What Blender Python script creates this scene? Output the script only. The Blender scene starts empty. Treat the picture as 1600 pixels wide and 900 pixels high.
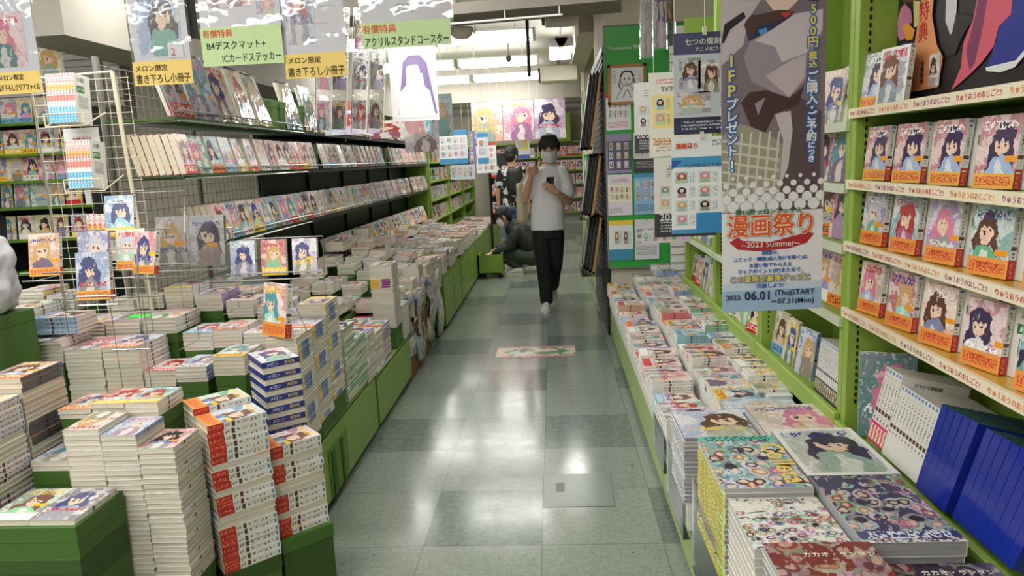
import bpy, bmesh, math, random
from mathutils import Vector, Matrix
random.seed(7)
PI = math.pi
S = bpy.context.scene
COL = S.collection

# ------------------------------------------------------------------ camera
EYE = (0.0, 0.0, 1.5)
FPX = 1110.0
def make_camera():
    roll, vx, vy = 0.036, 864.0, 246.0
    d = Vector(((vx-800)/FPX, (vy-450)/FPX, 1.0)).normalized()
    u = Vector((-math.sin(roll), -math.cos(roll), 0.0))
    u = (u - d*u.dot(d)).normalized()
    r = d.cross(u)
    if r.x < 0: r = -r
    cx = Vector((r.x, d.x, u.x)); cy = Vector((r.y, d.y, u.y)); cz = Vector((r.z, d.z, u.z))
    m = Matrix((cx, -cy, -cz)).transposed().to_4x4()
    m.translation = Vector(EYE)
    cam = bpy.data.cameras.new('camera'); cam.sensor_width = 36.0; cam.lens = FPX/1600*36
    cam.clip_start = 0.05; cam.clip_end = 60
    o = bpy.data.objects.new('camera', cam); COL.objects.link(o); o.matrix_world = m
    S.camera = o
make_camera()

# ------------------------------------------------------------------ light and exposure
LAMP_WATT = 14.5
TUBE_EMIT = 14.0
LIGHT_COL = (1.0, 0.985, 0.94)
S.view_settings.view_transform = 'Standard'
S.view_settings.look = 'None'
S.view_settings.gamma = 1.0
S.view_settings.exposure = -0.2
try: S.view_settings.use_curve_mapping = False
except Exception: pass
w = bpy.data.worlds.new('world'); S.world = w; w.use_nodes = True
w.node_tree.nodes['Background'].inputs[0].default_value = (0.85, 0.9, 1.0, 1)
w.node_tree.nodes['Background'].inputs[1].default_value = 0.25
try:
    S.cycles.max_bounces = 7; S.cycles.diffuse_bounces = 4; S.cycles.glossy_bounces = 3
    S.cycles.transparent_max_bounces = 12; S.cycles.transmission_bounces = 4
    S.cycles.sample_clamp_indirect = 4.0
    S.cycles.caustics_reflective = False; S.cycles.caustics_refractive = False
except Exception: pass

# ------------------------------------------------------------------ shader helpers
def lin(c):
    return tuple((x/255/12.92 if x/255 <= .04045 else ((x/255+.055)/1.055)**2.4) for x in c)
def rgb(*c): return lin(c) + (1.0,)

class NT:
    def __init__(s, name):
        s.mat = bpy.data.materials.new(name); s.mat.use_nodes = True
        s.t = s.mat.node_tree; s.N = s.t.nodes; s.L = s.t.links
        s.N.clear()
        s.out = s.N.new('ShaderNodeOutputMaterial')
    def put(s, sock, v):
        if isinstance(v, bpy.types.NodeSocket): s.L.new(v, sock)
        elif isinstance(v, (int, float)) and sock.type in ('RGBA', 'VECTOR'):
            sock.default_value = (v, v, v, 1)[:len(sock.default_value)]
        else:
            if sock.type == 'RGBA' and len(v) == 3: v = tuple(v)+(1,)
            if sock.type == 'VECTOR': v = tuple(v)[:3]
            sock.default_value = v
    def n(s, typ, ins=None, **props):
        nd = s.N.new(typ)
        for k, v in props.items(): setattr(nd, k, v)
        for k, v in (ins or {}).items(): s.put(nd.inputs[k], v)
        return nd
    def m(s, op, a, b=None, c=None):
        nd = s.N.new('ShaderNodeMath'); nd.operation = op
        s.put(nd.inputs[0], a)
        if b is not None: s.put(nd.inputs[1], b)
        if c is not None: s.put(nd.inputs[2], c)
        return nd.outputs[0]
    def add(s, a, b): return s.m('ADD', a, b)
    def sub(s, a, b): return s.m('SUBTRACT', a, b)
    def mul(s, a, b): return s.m('MULTIPLY', a, b)
    def lt(s, a, b): return s.m('LESS_THAN', a, b)
    def gt(s, a, b): return s.m('GREATER_THAN', a, b)
    def band(s, x, lo, hi): return s.mul(s.gt(x, lo), s.lt(x, hi))
    def rect(s, u, v, a, b, c, d): return s.mul(s.band(u, a, b), s.band(v, c, d))
    def ell(s, u, v, cx, cy, rx, ry):
        a = s.m('DIVIDE', s.sub(u, cx), rx); b = s.m('DIVIDE', s.sub(v, cy), ry)
        return s.lt(s.add(s.mul(a, a), s.mul(b, b)), 1.0)
    def mix(s, f, a, b):
        nd = s.N.new('ShaderNodeMix'); nd.data_type = 'RGBA'
        s.put(nd.inputs[0], f); s.put(nd.inputs[6], a); s.put(nd.inputs[7], b)
        return nd.outputs[2]
    def hsv(s, h, sa, v):
        nd = s.N.new('ShaderNodeCombineColor'); nd.mode = 'HSV'
        s.put(nd.inputs[0], h); s.put(nd.inputs[1], sa); s.put(nd.inputs[2], v)
        return nd.outputs[0]
    def white(s, w):
        nd = s.N.new('ShaderNodeTexWhiteNoise'); nd.noise_dimensions = '1D'; s.put(nd.inputs['W'], w)
        sp = s.N.new('ShaderNodeSeparateColor'); s.L.new(nd.outputs['Color'], sp.inputs[0])
        return sp.outputs[0], sp.outputs[1], sp.outputs[2]
    def white3(s, x, y, z):
        cb = s.vec(x, y, z)
        nd = s.N.new('ShaderNodeTexWhiteNoise'); nd.noise_dimensions = '3D'; s.L.new(cb, nd.inputs['Vector'])
        sp = s.N.new('ShaderNodeSeparateColor'); s.L.new(nd.outputs['Color'], sp.inputs[0])
        return sp.outputs[0], sp.outputs[1], sp.outputs[2]
    def vec(s, x, y, z):
        nd = s.N.new('ShaderNodeCombineXYZ')
        s.put(nd.inputs[0], x); s.put(nd.inputs[1], y); s.put(nd.inputs[2], z)
        return nd.outputs[0]
    def noise(s, v, scale, detail=2.0, w=None):
        nd = s.N.new('ShaderNodeTexNoise')
        if w is not None: nd.noise_dimensions = '4D'; s.put(nd.inputs['W'], w)
        s.L.new(v, nd.inputs['Vector']); nd.inputs['Scale'].default_value = scale; nd.inputs['Detail'].default_value = detail
        return nd
    def uv(s):
        nd = s.N.new('ShaderNodeUVMap'); sp = s.N.new('ShaderNodeSeparateXYZ')
        s.L.new(nd.outputs[0], sp.inputs[0]); return sp.outputs[0], sp.outputs[1]
    def ramp(s, f, cols, mode='CONSTANT'):
        nd = s.N.new('ShaderNodeValToRGB'); cr = nd.color_ramp; cr.interpolation = mode
        while len(cr.elements) < len(cols): cr.elements.new(0.5)
        for i, c in enumerate(cols):
            cr.elements[i].position = i/len(cols); cr.elements[i].color = tuple(c)[:3]+(1,)
        s.put(nd.inputs[0], f); return nd.outputs[0]
    def bsdf(s, color, rough=0.5, spec=0.5, metal=0.0, coat=0.0, **kw):
        b = s.N.new('ShaderNodeBsdfPrincipled')
        s.put(b.inputs['Base Color'], color); s.put(b.inputs['Roughness'], rough); s.put(b.inputs['Metallic'], metal)
        s.put(b.inputs['Specular IOR Level'], spec)
        if coat: b.inputs['Coat Weight'].default_value = coat; b.inputs['Coat Roughness'].default_value = 0.12
        for k, v in kw.items(): s.put(b.inputs[k], v)
        s.L.new(b.outputs[0], s.out.inputs[0]); return b

_plain = {}
def plain(c, rough=0.5, metal=0.0, spec=0.5, name=None, coat=0.0, vary=0.06):
    key = (tuple(c), rough, metal, spec, coat)
    if key in _plain: return _plain[key]
    n = NT(name or 'paint_%d' % len(_plain))
    col = rgb(*c)
    tc = n.n('ShaderNodeTexCoord')
    ns = n.noise(tc.outputs['Object'], 9.0, 3.0)
    f = n.m('MULTIPLY_ADD', ns.outputs[0], vary*2, 1-vary)
    mx = n.N.new('ShaderNodeVectorMath'); mx.operation = 'SCALE'
    n.put(mx.inputs[0], col); n.put(mx.inputs['Scale'], f)
    n.bsdf(mx.outputs[0], rough, spec, metal, coat)
    _plain[key] = n.mat
    return n.mat

HAIRS = [rgb(30,24,28), rgb(92,60,44), rgb(58,46,80), rgb(205,165,110), rgb(214,130,160), rgb(196,196,208), rgb(80,150,160), rgb(170,58,56), rgb(70,80,130), rgb(120,84,70)]
def seed_of(n, src):
    a = n.n('ShaderNodeAttribute', attribute_name='seed', attribute_type=src)
    return a.outputs['Fac']
def tint_of(n, src):
    if src == 'OBJECT': return n.n('ShaderNodeObjectInfo').outputs['Color']
    return n.n('ShaderNodeAttribute', attribute_name='tint', attribute_type=src).outputs['Color']

def cover_mat(name, src='OBJECT', obi=None, sticker=True, rough=0.26, sat=0.55, frame=False, title=True, grey=0.0, pale=0.62):
    """printed picture: a figure with coloured hair on a patterned ground, a title, a paper band and a small orange sticker"""
    n = NT(name); u, v = n.uv(); s = seed_of(n, src); tint = tint_of(n, src)
    s = n.mul(s, 7.31)
    r1, r2, r3 = n.white(n.add(s, 1.7)); r4, r5, r6 = n.white(n.add(s, 23.1)); r7, r8, r9 = n.white(n.add(s, 51.9))
    pv = n.vec(u, n.mul(v, 1.42), 0.0)
    nz = n.noise(pv, 4.2, 3.0, s); sp = n.N.new('ShaderNodeSeparateColor'); n.L.new(nz.outputs['Color'], sp.inputs[0])
    du = n.m('MULTIPLY_ADD', sp.outputs[0], 0.34, u); dv = n.m('MULTIPLY_ADD', sp.outputs[1], 0.30, v)
    du = n.sub(du, 0.17); dv = n.sub(dv, 0.15)
    nz2 = n.noise(pv, 2.3, 2.0, n.add(s, 9.0)).outputs[0]
    nz3 = n.noise(pv, 11.0, 3.0, n.add(s, 4.0)).outputs[0]
    pale = n.mix(pale, tint, rgb(240,238,236))
    other = n.hsv(r5, n.mul(r6, 0.5), n.m('MULTIPLY_ADD', r4, 0.45, 0.35))
    c = n.mix(n.m('SMOOTH_MIN', n.gt(nz2, 0.5), 1.0, 0.05), pale, n.mix(0.35, tint, other))
    c = n.mix(n.gt(nz3, 0.6), c, n.mix(0.5, c, rgb(250,248,245)))
    cx = n.m('MULTIPLY_ADD', r1, 0.34, 0.33)
    hv = n.n('ShaderNodeAttribute', attribute_name='hair', attribute_type=src).outputs['Fac']
    hair = n.ramp(n.m('MULTIPLY_ADD', n.gt(hv, .01), n.sub(hv, r2), r2), HAIRS)
    cloth = n.hsv(r8, n.mul(r9, sat), n.m('MULTIPLY_ADD', r7, 0.55, 0.2))
    c = n.mix(n.ell(du, dv, cx, 0.42, 0.33, 0.36), c, hair)
    c = n.mix(n.ell(du, dv, cx, 0.14, 0.34, 0.30), c, cloth)
    c = n.mix(n.mul(n.ell(du, dv, cx, 0.16, 0.12, 0.22), n.gt(r3, 0.4)), c, n.mix(0.65, cloth, rgb(245,243,240)))
    c = n.mix(n.ell(du, dv, cx, 0.66, 0.27, 0.215), c, hair)
    skin = rgb(238,205,184)
    c = n.mix(n.ell(du, dv, cx, 0.60, 0.165, 0.155), c, skin)
    fr = n.add(0.655, n.mul(n.m('SINE', n.m('MULTIPLY_ADD', u, 46.0, s)), 0.022))
    c = n.mix(n.mul(n.ell(du, dv, cx, 0.64, 0.19, 0.17), n.gt(dv, fr)), c, hair)
    au = n.m('ABSOLUTE', n.sub(du, cx))
    c = n.mix(n.ell(au, dv, 0.075, 0.595, 0.028, 0.028), c, rgb(60,50,70))
    # strands and creases drawn in line
    st = n.noise(n.vec(n.mul(du, 3.2), n.mul(dv, 1.5), 0.0), 4.0, 3.0, n.add(s, 2.0)).outputs[0]
    c = n.mix(n.mul(n.band(st, 0.488, 0.502), 0.55), c, rgb(60,46,58))
    c = n.mix(n.mul(n.gt(st, 0.64), 0.4), c, rgb(250,248,248))
    # title strokes
    if title:
        g = n.noise(n.vec(n.mul(u, 15.0), n.mul(v, 19.0), 0.0), 1.0, 1.0, s).outputs[0]
        gl = n.band(g, 0.5, 0.62)
        tb = n.m('MULTIPLY_ADD', n.gt(r9, 0.45), 0.53, 0.27)
        rows = n.band(v, tb, n.add(tb, n.m('MULTIPLY_ADD', r3, 0.08, 0.07)))
        tcol = n.ramp(r6, [rgb(200,40,60), rgb(250,250,250), rgb(40,60,150), rgb(235,110,150), rgb(240,200,60)])
        mk = n.mul(n.mul(rows, n.band(u, 0.08, 0.9)), gl)
        c = n.mix(mk, c, tcol)
    if grey: c = n.mix(grey, c, rgb(226,226,228))
    if obi is not None:
        if obi == 'rand':
            oc = n.ramp(r4, [rgb(240,200,50), rgb(205,48,44), rgb(244,242,238), rgb(238,130,40), rgb(120,180,220), rgb(244,240,236)])
            on = n.mul(n.lt(v, 0.22), n.gt(r7, 0.42))
        else:
            oc = rgb(*obi); on = n.lt(v, 0.25)
        c = n.mix(on, c, oc)
        g2 = n.noise(n.vec(n.mul(u, 17.0), n.mul(v, 30.0), 1.0), 1.0, 1.0, s).outputs[0]
        tx = n.mul(n.mul(n.gt(g2, 0.53), n.band(v, 0.05, 0.19)), n.band(u, 0.06, 0.94))
        c = n.mix(n.mul(on, tx), c, n.ramp(r1, [rgb(190,30,40), rgb(250,246,236), rgb(60,50,50)]))
    if sticker:
        sx = n.m('MULTIPLY_ADD', r8, 0.35, 0.5); sy = n.m('MULTIPLY_ADD', r5, 0.16, 0.28)
        on = n.mul(n.mul(n.band(u, sx, n.add(sx, 0.30)), n.band(v, sy, n.add(sy, 0.085))), n.gt(r6, 0.35))
        sc = n.mix(n.gt(r2, 0.75), rgb(244,160,30), rgb(240,205,50))
        ln = n.band(n.m('FRACT', n.mul(v, 34.0)), 0.35, 0.7)
        c = n.mix(on, c, n.mix(n.mul(ln, 0.35), sc, rgb(120,60,20)))
    if frame:
        inside = n.rect(u, v, 0.06, 0.94, 0.045, 0.955)
        c = n.mix(inside, rgb(240,240,238), c)
    n.bsdf(c, rough, 0.5, 0.0, 0.25)
    return n.mat

def crowd_mat(name, bg=(232,228,222), scale=9.0, band=None, dark=0.0, ink=(70,60,70)):
    """printed picture of a crowd of small figures"""
    n = NT(name); u, v = n.uv(); s = n.mul(seed_of(n, 'OBJECT'), 3.1)
    wb = n.noise(n.vec(u, v, 0.0), 5.0, 3.0, s); wp = n.N.new('ShaderNodeVectorMath'); wp.operation = 'MULTIPLY_ADD'
    n.L.new(wb.outputs['Color'], wp.inputs[0]); wp.inputs[1].default_value = (.16,.16,0); n.L.new(n.vec(u, n.mul(v, 1.4), 0.0), wp.inputs[2])
    vo = n.N.new('ShaderNodeTexVoronoi'); vo.voronoi_dimensions = '2D'; vo.inputs['Scale'].default_value = scale; n.L.new(wp.outputs[0], vo.inputs['Vector'])
    d = vo.outputs['Distance']; sp = n.N.new('ShaderNodeSeparateColor'); n.L.new(vo.outputs['Color'], sp.inputs[0]); a, b, e = sp.outputs
    cl = n.hsv(a, n.m('MULTIPLY_ADD', b, .5, .1), n.m('MULTIPLY_ADD', e, .6, .25)); hair = n.ramp(b, HAIRS)
    nz = n.noise(n.vec(u, v, 0.0), 4.0, 4.0, s).outputs[0]
    on = n.mul(n.lt(d, .62), n.gt(n.add(nz, n.mul(n.lt(v, .72), .12)), .5))
    c = n.mix(on, rgb(*bg), cl); c = n.mix(n.mul(on, n.lt(d, .36)), c, hair); c = n.mix(n.mul(on, n.mul(n.lt(d, .22), n.gt(e, .25))), c, rgb(236,206,186))
    c = n.mix(n.mul(on, n.band(d, .345, .375)), c, rgb(*ink))
    st = n.noise(n.vec(n.mul(u, 3.0), n.mul(v, 2.0), 0.0), 6.0, 4.0, n.add(s, 3.0)).outputs[0]
    c = n.mix(n.mul(n.gt(st, .6), .5), c, rgb(245,240,238)); c = n.mix(n.mul(n.lt(st, .4), .5), c, rgb(60,52,70))
    if dark: c = n.mix(dark, c, rgb(*bg))
    if band:
        g = n.noise(n.vec(n.mul(u, 26.0), n.mul(v, 30.0), 0.0), 1.0, 1.0).outputs[0]
        for (v0, v1, col, tc) in band:
            k = n.band(v, v0, v1); c = n.mix(k, c, n.mix(n.mul(n.gt(g, .5), n.band(u, .08, .92)), rgb(*col), rgb(*tc)))
    n.bsdf(c, .26, .5, 0, .25); return n.mat

def spine_mat(name, src='OBJECT', base=(226,224,218), obi=None, blue=False):
    """u runs along the spine from head to foot"""
    n = NT(name); u, v = n.uv(); s = n.mul(seed_of(n, src), 7.31); tint = tint_of(n, src)
    r1, r2, r3 = n.white(n.add(s, 1.7)); r4, r5, r6 = n.white(n.add(s, 23.1))
    c = n.mix(n.mul(n.gt(r1, 0.66), 0.85), rgb(*base), tint) if not obi else n.mix(0.0, rgb(*base), tint)
    g = n.noise(n.vec(n.mul(u, 64.0), n.mul(v, 3.0), 0.0), 1.0, 1.0, s).outputs[0]
    t1 = n.mul(n.mul(n.gt(g, 0.535), n.band(v, 0.3, 0.7)), n.band(u, 0.10, 0.52))
    c = n.mix(t1, c, rgb(74,70,78))
    c = n.mix(n.mul(n.band(v, 0.12, 0.9), n.band(u, 0.545, 0.60)), c, rgb(84,52,48))
    t2 = n.mul(n.mul(n.gt(g, 0.53), n.band(v, 0.3, 0.7)), n.band(u, 0.62, 0.71))
    c = n.mix(t2, c, rgb(70,66,72))
    c = n.mix(n.rect(u, v, 0.02, 0.06, 0.2, 0.8), c, rgb(90,140,190))
    if obi and blue:
        c = n.mix(n.band(u, 0.30, 0.76), c, rgb(*obi)); on = n.gt(u, 0.76); c = n.mix(on, c, rgb(222,190,80))
        c = n.mix(n.mul(n.mul(n.band(u, 0.34, 0.97), n.gt(g, 0.53)), n.band(v, 0.25, 0.75)), c, rgb(214,220,230))
    elif obi:
        on = n.gt(u, 0.73)
        c = n.mix(on, c, rgb(*obi))
        c = n.mix(n.mul(n.mul(on, n.band(u, 0.77, 0.97)), n.mul(n.gt(g, 0.47), n.band(v, 0.2, 0.8))), c, rgb(250,236,190))
    n.bsdf(c, 0.33, 0.5, 0.0, 0.15)
    return n.mat

def back_mat(name):
    n = NT(name); u, v = n.uv()
    c = n.mix(0.0, rgb(232,230,226), rgb(255,255,255))
    bars = n.gt(n.m('FRACT', n.add(n.mul(u, 31.0), n.m('SINE', n.mul(u, 90.0)))), 0.45)
    c = n.mix(n.mul(bars, n.rect(u, v, 0.2, 0.62, 0.84, 0.93)), c, rgb(40,40,44))
    g = n.noise(n.vec(n.mul(u, 40.0), n.mul(v, 8.0), 0.0), 1.0, 1.0).outputs[0]
    cols = n.gt(n.m('FRACT', n.mul(u, 16.0)), 0.55)
    c = n.mix(n.mul(n.mul(cols, n.gt(n.noise(n.vec(n.mul(u, 20.0), n.mul(v, 60.0), 0.0), 1.0).outputs[0], 0.42)), n.rect(u, v, 0.2, 0.8, 0.3, 0.56)), c, rgb(90,90,96))
    gs = n.rect(u, v, 0.14, 0.62, 0.62, 0.76)
    c = n.mix(gs, c, rgb(52,118,60))
    c = n.mix(n.mul(gs, n.mul(n.gt(g, 0.5), n.rect(u, v, 0.2, 0.56, 0.655, 0.725))), c, rgb(225,240,225))
    n.bsdf(c, 0.35, 0.5); return n.mat

def pages_mat(name='page_edges', c1=(226,221,206), c2=(182,174,154)):
    n = NT(name); tc = n.n('ShaderNodeTexCoord')
    oi = n.n('ShaderNodeObjectInfo')
    sp = n.N.new('ShaderNodeSeparateXYZ'); n.L.new(tc.outputs['Object'], sp.inputs[0])
    x, y, z = sp.outputs
    st = n.noise(n.vec(n.mul(x, 6.0), n.mul(y, 6.0), n.mul(z, 900.0)), 1.0, 2.0, n.mul(oi.outputs['Random'], 40.0)).outputs[0]
    c = n.mix(n.m('MULTIPLY_ADD', st, 1.6, -0.4), rgb(*c2), rgb(*c1))
    c = n.mix(n.mul(oi.outputs['Random'], 0.35), c, rgb(226,224,214))
    n.bsdf(c, 0.8, 0.2); return n.mat

def slab_mat(name, c, rough=0.45, scratches=True):
    return plain(c, rough, name=name, vary=0.05)

M = dict(
    lime=plain((126,160,62), 0.42, name='lime_paint', coat=0.1), lime_dark=plain((92,132,34), 0.5, name='lime_edge'),
    carton=plain((64,100,34), 0.62, name='green_carton'), carton2=plain((50,82,28), 0.65, name='green_carton_dark'),  # second is a darker green for alternate cartons and lids
    black=plain((26,30,28), 0.5, name='black_metal'), dgreen=plain((28,52,38), 0.5, name='dark_green_metal'),
    white=plain((228,228,224), 0.5, name='white_paint'), cream=plain((214,208,192), 0.55, name='cream_plastic'),
    ivory=plain((222,214,190), 0.5, name='ivory_metal'),
    wall=plain((196,188,174), 0.85, name='wall_paint', vary=0.04), ceil=plain((206,202,194), 0.9, name='ceiling_paint', vary=0.04),
    beam=plain((176,170,160), 0.85, name='beam_paint', vary=0.04),
    grey=plain((130,128,124), 0.6, name='grey_metal'), dgrey=plain((70,68,66), 0.6, name='dark_grey'),
    brown=plain((128,90,54), 0.8, name='cardboard'), wood=plain((176,128,66), 0.55, name='light_wood'),
    ypaper=plain((236,206,120), 0.7, name='yellow_paper'), gpaper=plain((196,222,168), 0.7, name='pale_green_paper'),
    paper=plain((236,236,240), 0.55, name='white_paper', vary=0.02), ink=plain((24,24,26), 0.7, name='black_ink', vary=0),
    redink=plain((226,92,38), 0.7, name='orange_red_ink', vary=0), chrome=plain((190,190,190), 0.25, 1.0, name='bright_wire'),
    green_sign=plain((52,164,66), 0.4, name='green_sign_board'),
)
def glassy(name, c=(245,248,250), alpha=0.12, rough=0.08):
    n = NT(name)
    tc = n.n('ShaderNodeTexCoord'); nz = n.noise(tc.outputs['Object'], 11.0, 2.0)
    tr = n.n('ShaderNodeBsdfTransparent'); gl = n.n('ShaderNodeBsdfGlossy', {'Color': rgb(*c), 'Roughness': rough})
    bp = n.n('ShaderNodeBump', {'Strength': 0.28, 'Distance': 0.02, 'Height': nz.outputs[0]}); n.L.new(bp.outputs[0], gl.inputs['Normal'])
    fr = n.n('ShaderNodeFresnel', {'IOR': 1.4})
    mx = n.n('ShaderNodeMixShader'); n.put(mx.inputs[0], n.m('MULTIPLY_ADD', fr.outputs[0], 0.9, alpha))
    n.L.new(tr.outputs[0], mx.inputs[1]); n.L.new(gl.outputs[0], mx.inputs[2]); n.L.new(mx.outputs[0], n.out.inputs[0])
    return n.mat
M['film'] = glassy('clear_film', alpha=0.07); M['acrylic'] = glassy('clear_acrylic', alpha=0.05)

# ------------------------------------------------------------------ mesh helpers
class MB:
    def __init__(s): s.v = []; s.f = []; s.uv = []; s.mi = []
    def quad(s, pts, uv=None, mi=0):
        b = len(s.v); s.v += [tuple(p) for p in pts]; s.f.append(tuple(range(b, b+len(pts))))
        s.uv.append(uv or [(0,0),(1,0),(1,1),(0,1)][:len(pts)] + [(0.5,0.5)]*max(0, len(pts)-4)); s.mi.append(mi); return s
    def box(s, x0, y0, z0, x1, y1, z1, mi=0, faces=None):
        b = len(s.v)
        s.v += [(x0,y0,z0),(x1,y0,z0),(x1,y1,z0),(x0,y1,z0),(x0,y0,z1),(x1,y0,z1),(x1,y1,z1),(x0,y1,z1)]
        q = [(0,1,5,4),(1,2,6,5),(2,3,7,6),(3,0,4,7),(4,5,6,7),(3,2,1,0)]
        for i, t in enumerate(q):
            s.f.append(tuple(b+k for k in t)); s.uv.append([(0,0),(1,0),(1,1),(0,1)])
            s.mi.append(faces[i] if faces else mi)
        return s
    def bar(s, p, q, wx, wz, mi=0):
        """square bar from p to q"""
        p = Vector(p); q = Vector(q); d = (q-p).normalized()
        a = d.cross(Vector((0,0,1)))
        if a.length < 1e-4: a = Vector((1,0,0))
        a.normalize(); b = d.cross(a).normalized()
        c = len(s.v)
        for e in (p, q):
            for i, j in ((-1,-1),(1,-1),(1,1),(-1,1)): s.v.append(tuple(e + a*wx/2*i + b*wz/2*j))
        for t in ((0,1,5,4),(1,2,6,5),(2,3,7,6),(3,0,4,7),(4,5,6,7),(3,2,1,0)):
            s.f.append(tuple(c+k for k in t)); s.uv.append([(0,0),(1,0),(1,1),(0,1)]); s.mi.append(mi)
        return s
    def tube(s, pts, r, n=8, mi=0, r2=None):
        pts = [Vector(p) for p in pts]; rings = []
        for i, p in enumerate(pts):
            d = (pts[min(i+1, len(pts)-1)] - pts[max(i-1, 0)]).normalized()
            a = d.cross(Vector((0,0,1)))
            if a.length < 1e-3: a = d.cross(Vector((1,0,0)))
            a.normalize(); b = d.cross(a)
            rr = r if r2 is None else r + (r2-r)*i/(len(pts)-1)
            k = len(s.v)
            for j in range(n):
                t = 2*PI*j/n; s.v.append(tuple(p + a*rr*math.cos(t) + b*rr*math.sin(t)))
            rings.append(k)
        for i in range(len(rings)-1):
            for j in range(n):
                s.f.append((rings[i]+j, rings[i]+(j+1) % n, rings[i+1]+(j+1) % n, rings[i+1]+j)); s.uv.append([(0,0),(1,0),(1,1),(0,1)]); s.mi.append(mi)
        for k, rev in ((rings[0], True), (rings[-1], False)):
            ids = list(range(k, k+n)); s.f.append(tuple(reversed(ids)) if rev else tuple(ids)); s.uv.append([(0.5,0.5)]*n); s.mi.append(mi)
        return s
    def loft(s, rings, mi=0, cap=True):
        """rings: lists of points, same count"""
        ks = []
        for r in rings: ks.append(len(s.v)); s.v += [tuple(p) for p in r]
        n = len(rings[0])
        for i in range(len(ks)-1):
            for j in range(n):
                s.f.append((ks[i]+j, ks[i]+(j+1) % n, ks[i+1]+(j+1) % n, ks[i+1]+j))
                s.uv.append([(j/n, i/(len(ks)-1)), ((j+1)/n, i/(len(ks)-1)), ((j+1)/n, (i+1)/(len(ks)-1)), (j/n, (i+1)/(len(ks)-1))]); s.mi.append(mi)
        if cap:
            s.f.append(tuple(reversed(range(ks[0], ks[0]+n)))); s.uv.append([(0.5,0.5)]*n); s.mi.append(mi)
            s.f.append(tuple(range(ks[-1], ks[-1]+n))); s.uv.append([(0.5,0.5)]*n); s.mi.append(mi)
        return s
    def mesh(s, name, mats, smooth=False):
        me = bpy.data.meshes.new(name); me.from_pydata(s.v, [], s.f)
        ul = me.uv_layers.new(name='UVMap'); flat = []
        for t in s.uv: flat += [c for p in t for c in p]
        ul.data.foreach_set('uv', flat)
        me.polygons.foreach_set('material_index', s.mi)
        if smooth: me.polygons.foreach_set('use_smooth', [True]*len(s.f))
        for m in (mats if isinstance(mats, (list, tuple)) else [mats]): me.materials.append(m)
        me.update(); return me
    def obj(s, name, mats, parent=None, loc=(0,0,0), rot=(0,0,0), smooth=False, bevel=0.0):
        o = bpy.data.objects.new(name, s.mesh(name, mats, smooth)); COL.objects.link(o)
        o.location = loc; o.rotation_euler = rot
        if parent is not None: o.parent = parent
        if bevel:
            bm = bmesh.new(); bm.from_mesh(o.data)
            bmesh.ops.bevel(bm, geom=list(bm.edges), offset=bevel, segments=1, affect='EDGES', clamp_overlap=True)
            bm.to_mesh(o.data); bm.free()
        return o

LABELS = {}
def tag(o, label=None, cat=None, group=None, kind=None):
    if label:
        o['label'] = label
        LABELS.setdefault(label, []).append(o.name)
    if cat: o['category'] = cat
    if group: o['group'] = group
    if kind: o['kind'] = kind
    return o
def empty(name, loc=(0,0,0), rot=(0,0,0)):
    o = bpy.data.objects.new(name, None); COL.objects.link(o); o.location = loc; o.rotation_euler = rot
    o.empty_display_size = 0.1; return o
def copy_tree(o, parent=None):
    c = o.copy(); COL.objects.link(c)
    if parent is not None: c.parent = parent
    for ch in list(o.children): copy_tree(ch, c)
    return c
def structure(mb, name, mats, label=None, **k):
    o = mb.obj(name, mats, **k); o['kind'] = 'structure'
    if label: o['label'] = label
    return o
UNITS = 'zeroth first second third fourth fifth sixth seventh eighth ninth tenth eleventh twelfth thirteenth fourteenth fifteenth sixteenth seventeenth eighteenth nineteenth'.split()
TENS = ['', '', 'twenty', 'thirty', 'forty', 'fifty', 'sixty', 'seventy', 'eighty', 'ninety']
TENTH = ['', '', 'twentieth', 'thirtieth', 'fortieth', 'fiftieth', 'sixtieth', 'seventieth', 'eightieth', 'ninetieth']
def nth(i):
    if i < 20: return UNITS[i]
    if i >= 100: return 'hundred-and-' + (nth(i-100) if i > 100 else 'none')
    return TENTH[i//10] if i % 10 == 0 else TENS[i//10] + '-' + UNITS[i % 10]
CNAMES = [((214,140,160),'pink'), ((200,80,80),'red'), ((120,150,200),'blue'), ((150,120,180),'purple'), ((120,170,130),'green'), ((220,190,110),'yellow'),
          ((190,150,120),'tan'), ((110,180,190),'teal'), ((120,110,120),'grey'), ((225,170,130),'peach')]
def pick_tint(rnd=random):
    c, nm = rnd.choice(CNAMES)
    return lin(c)+(1.0,), nm

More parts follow.
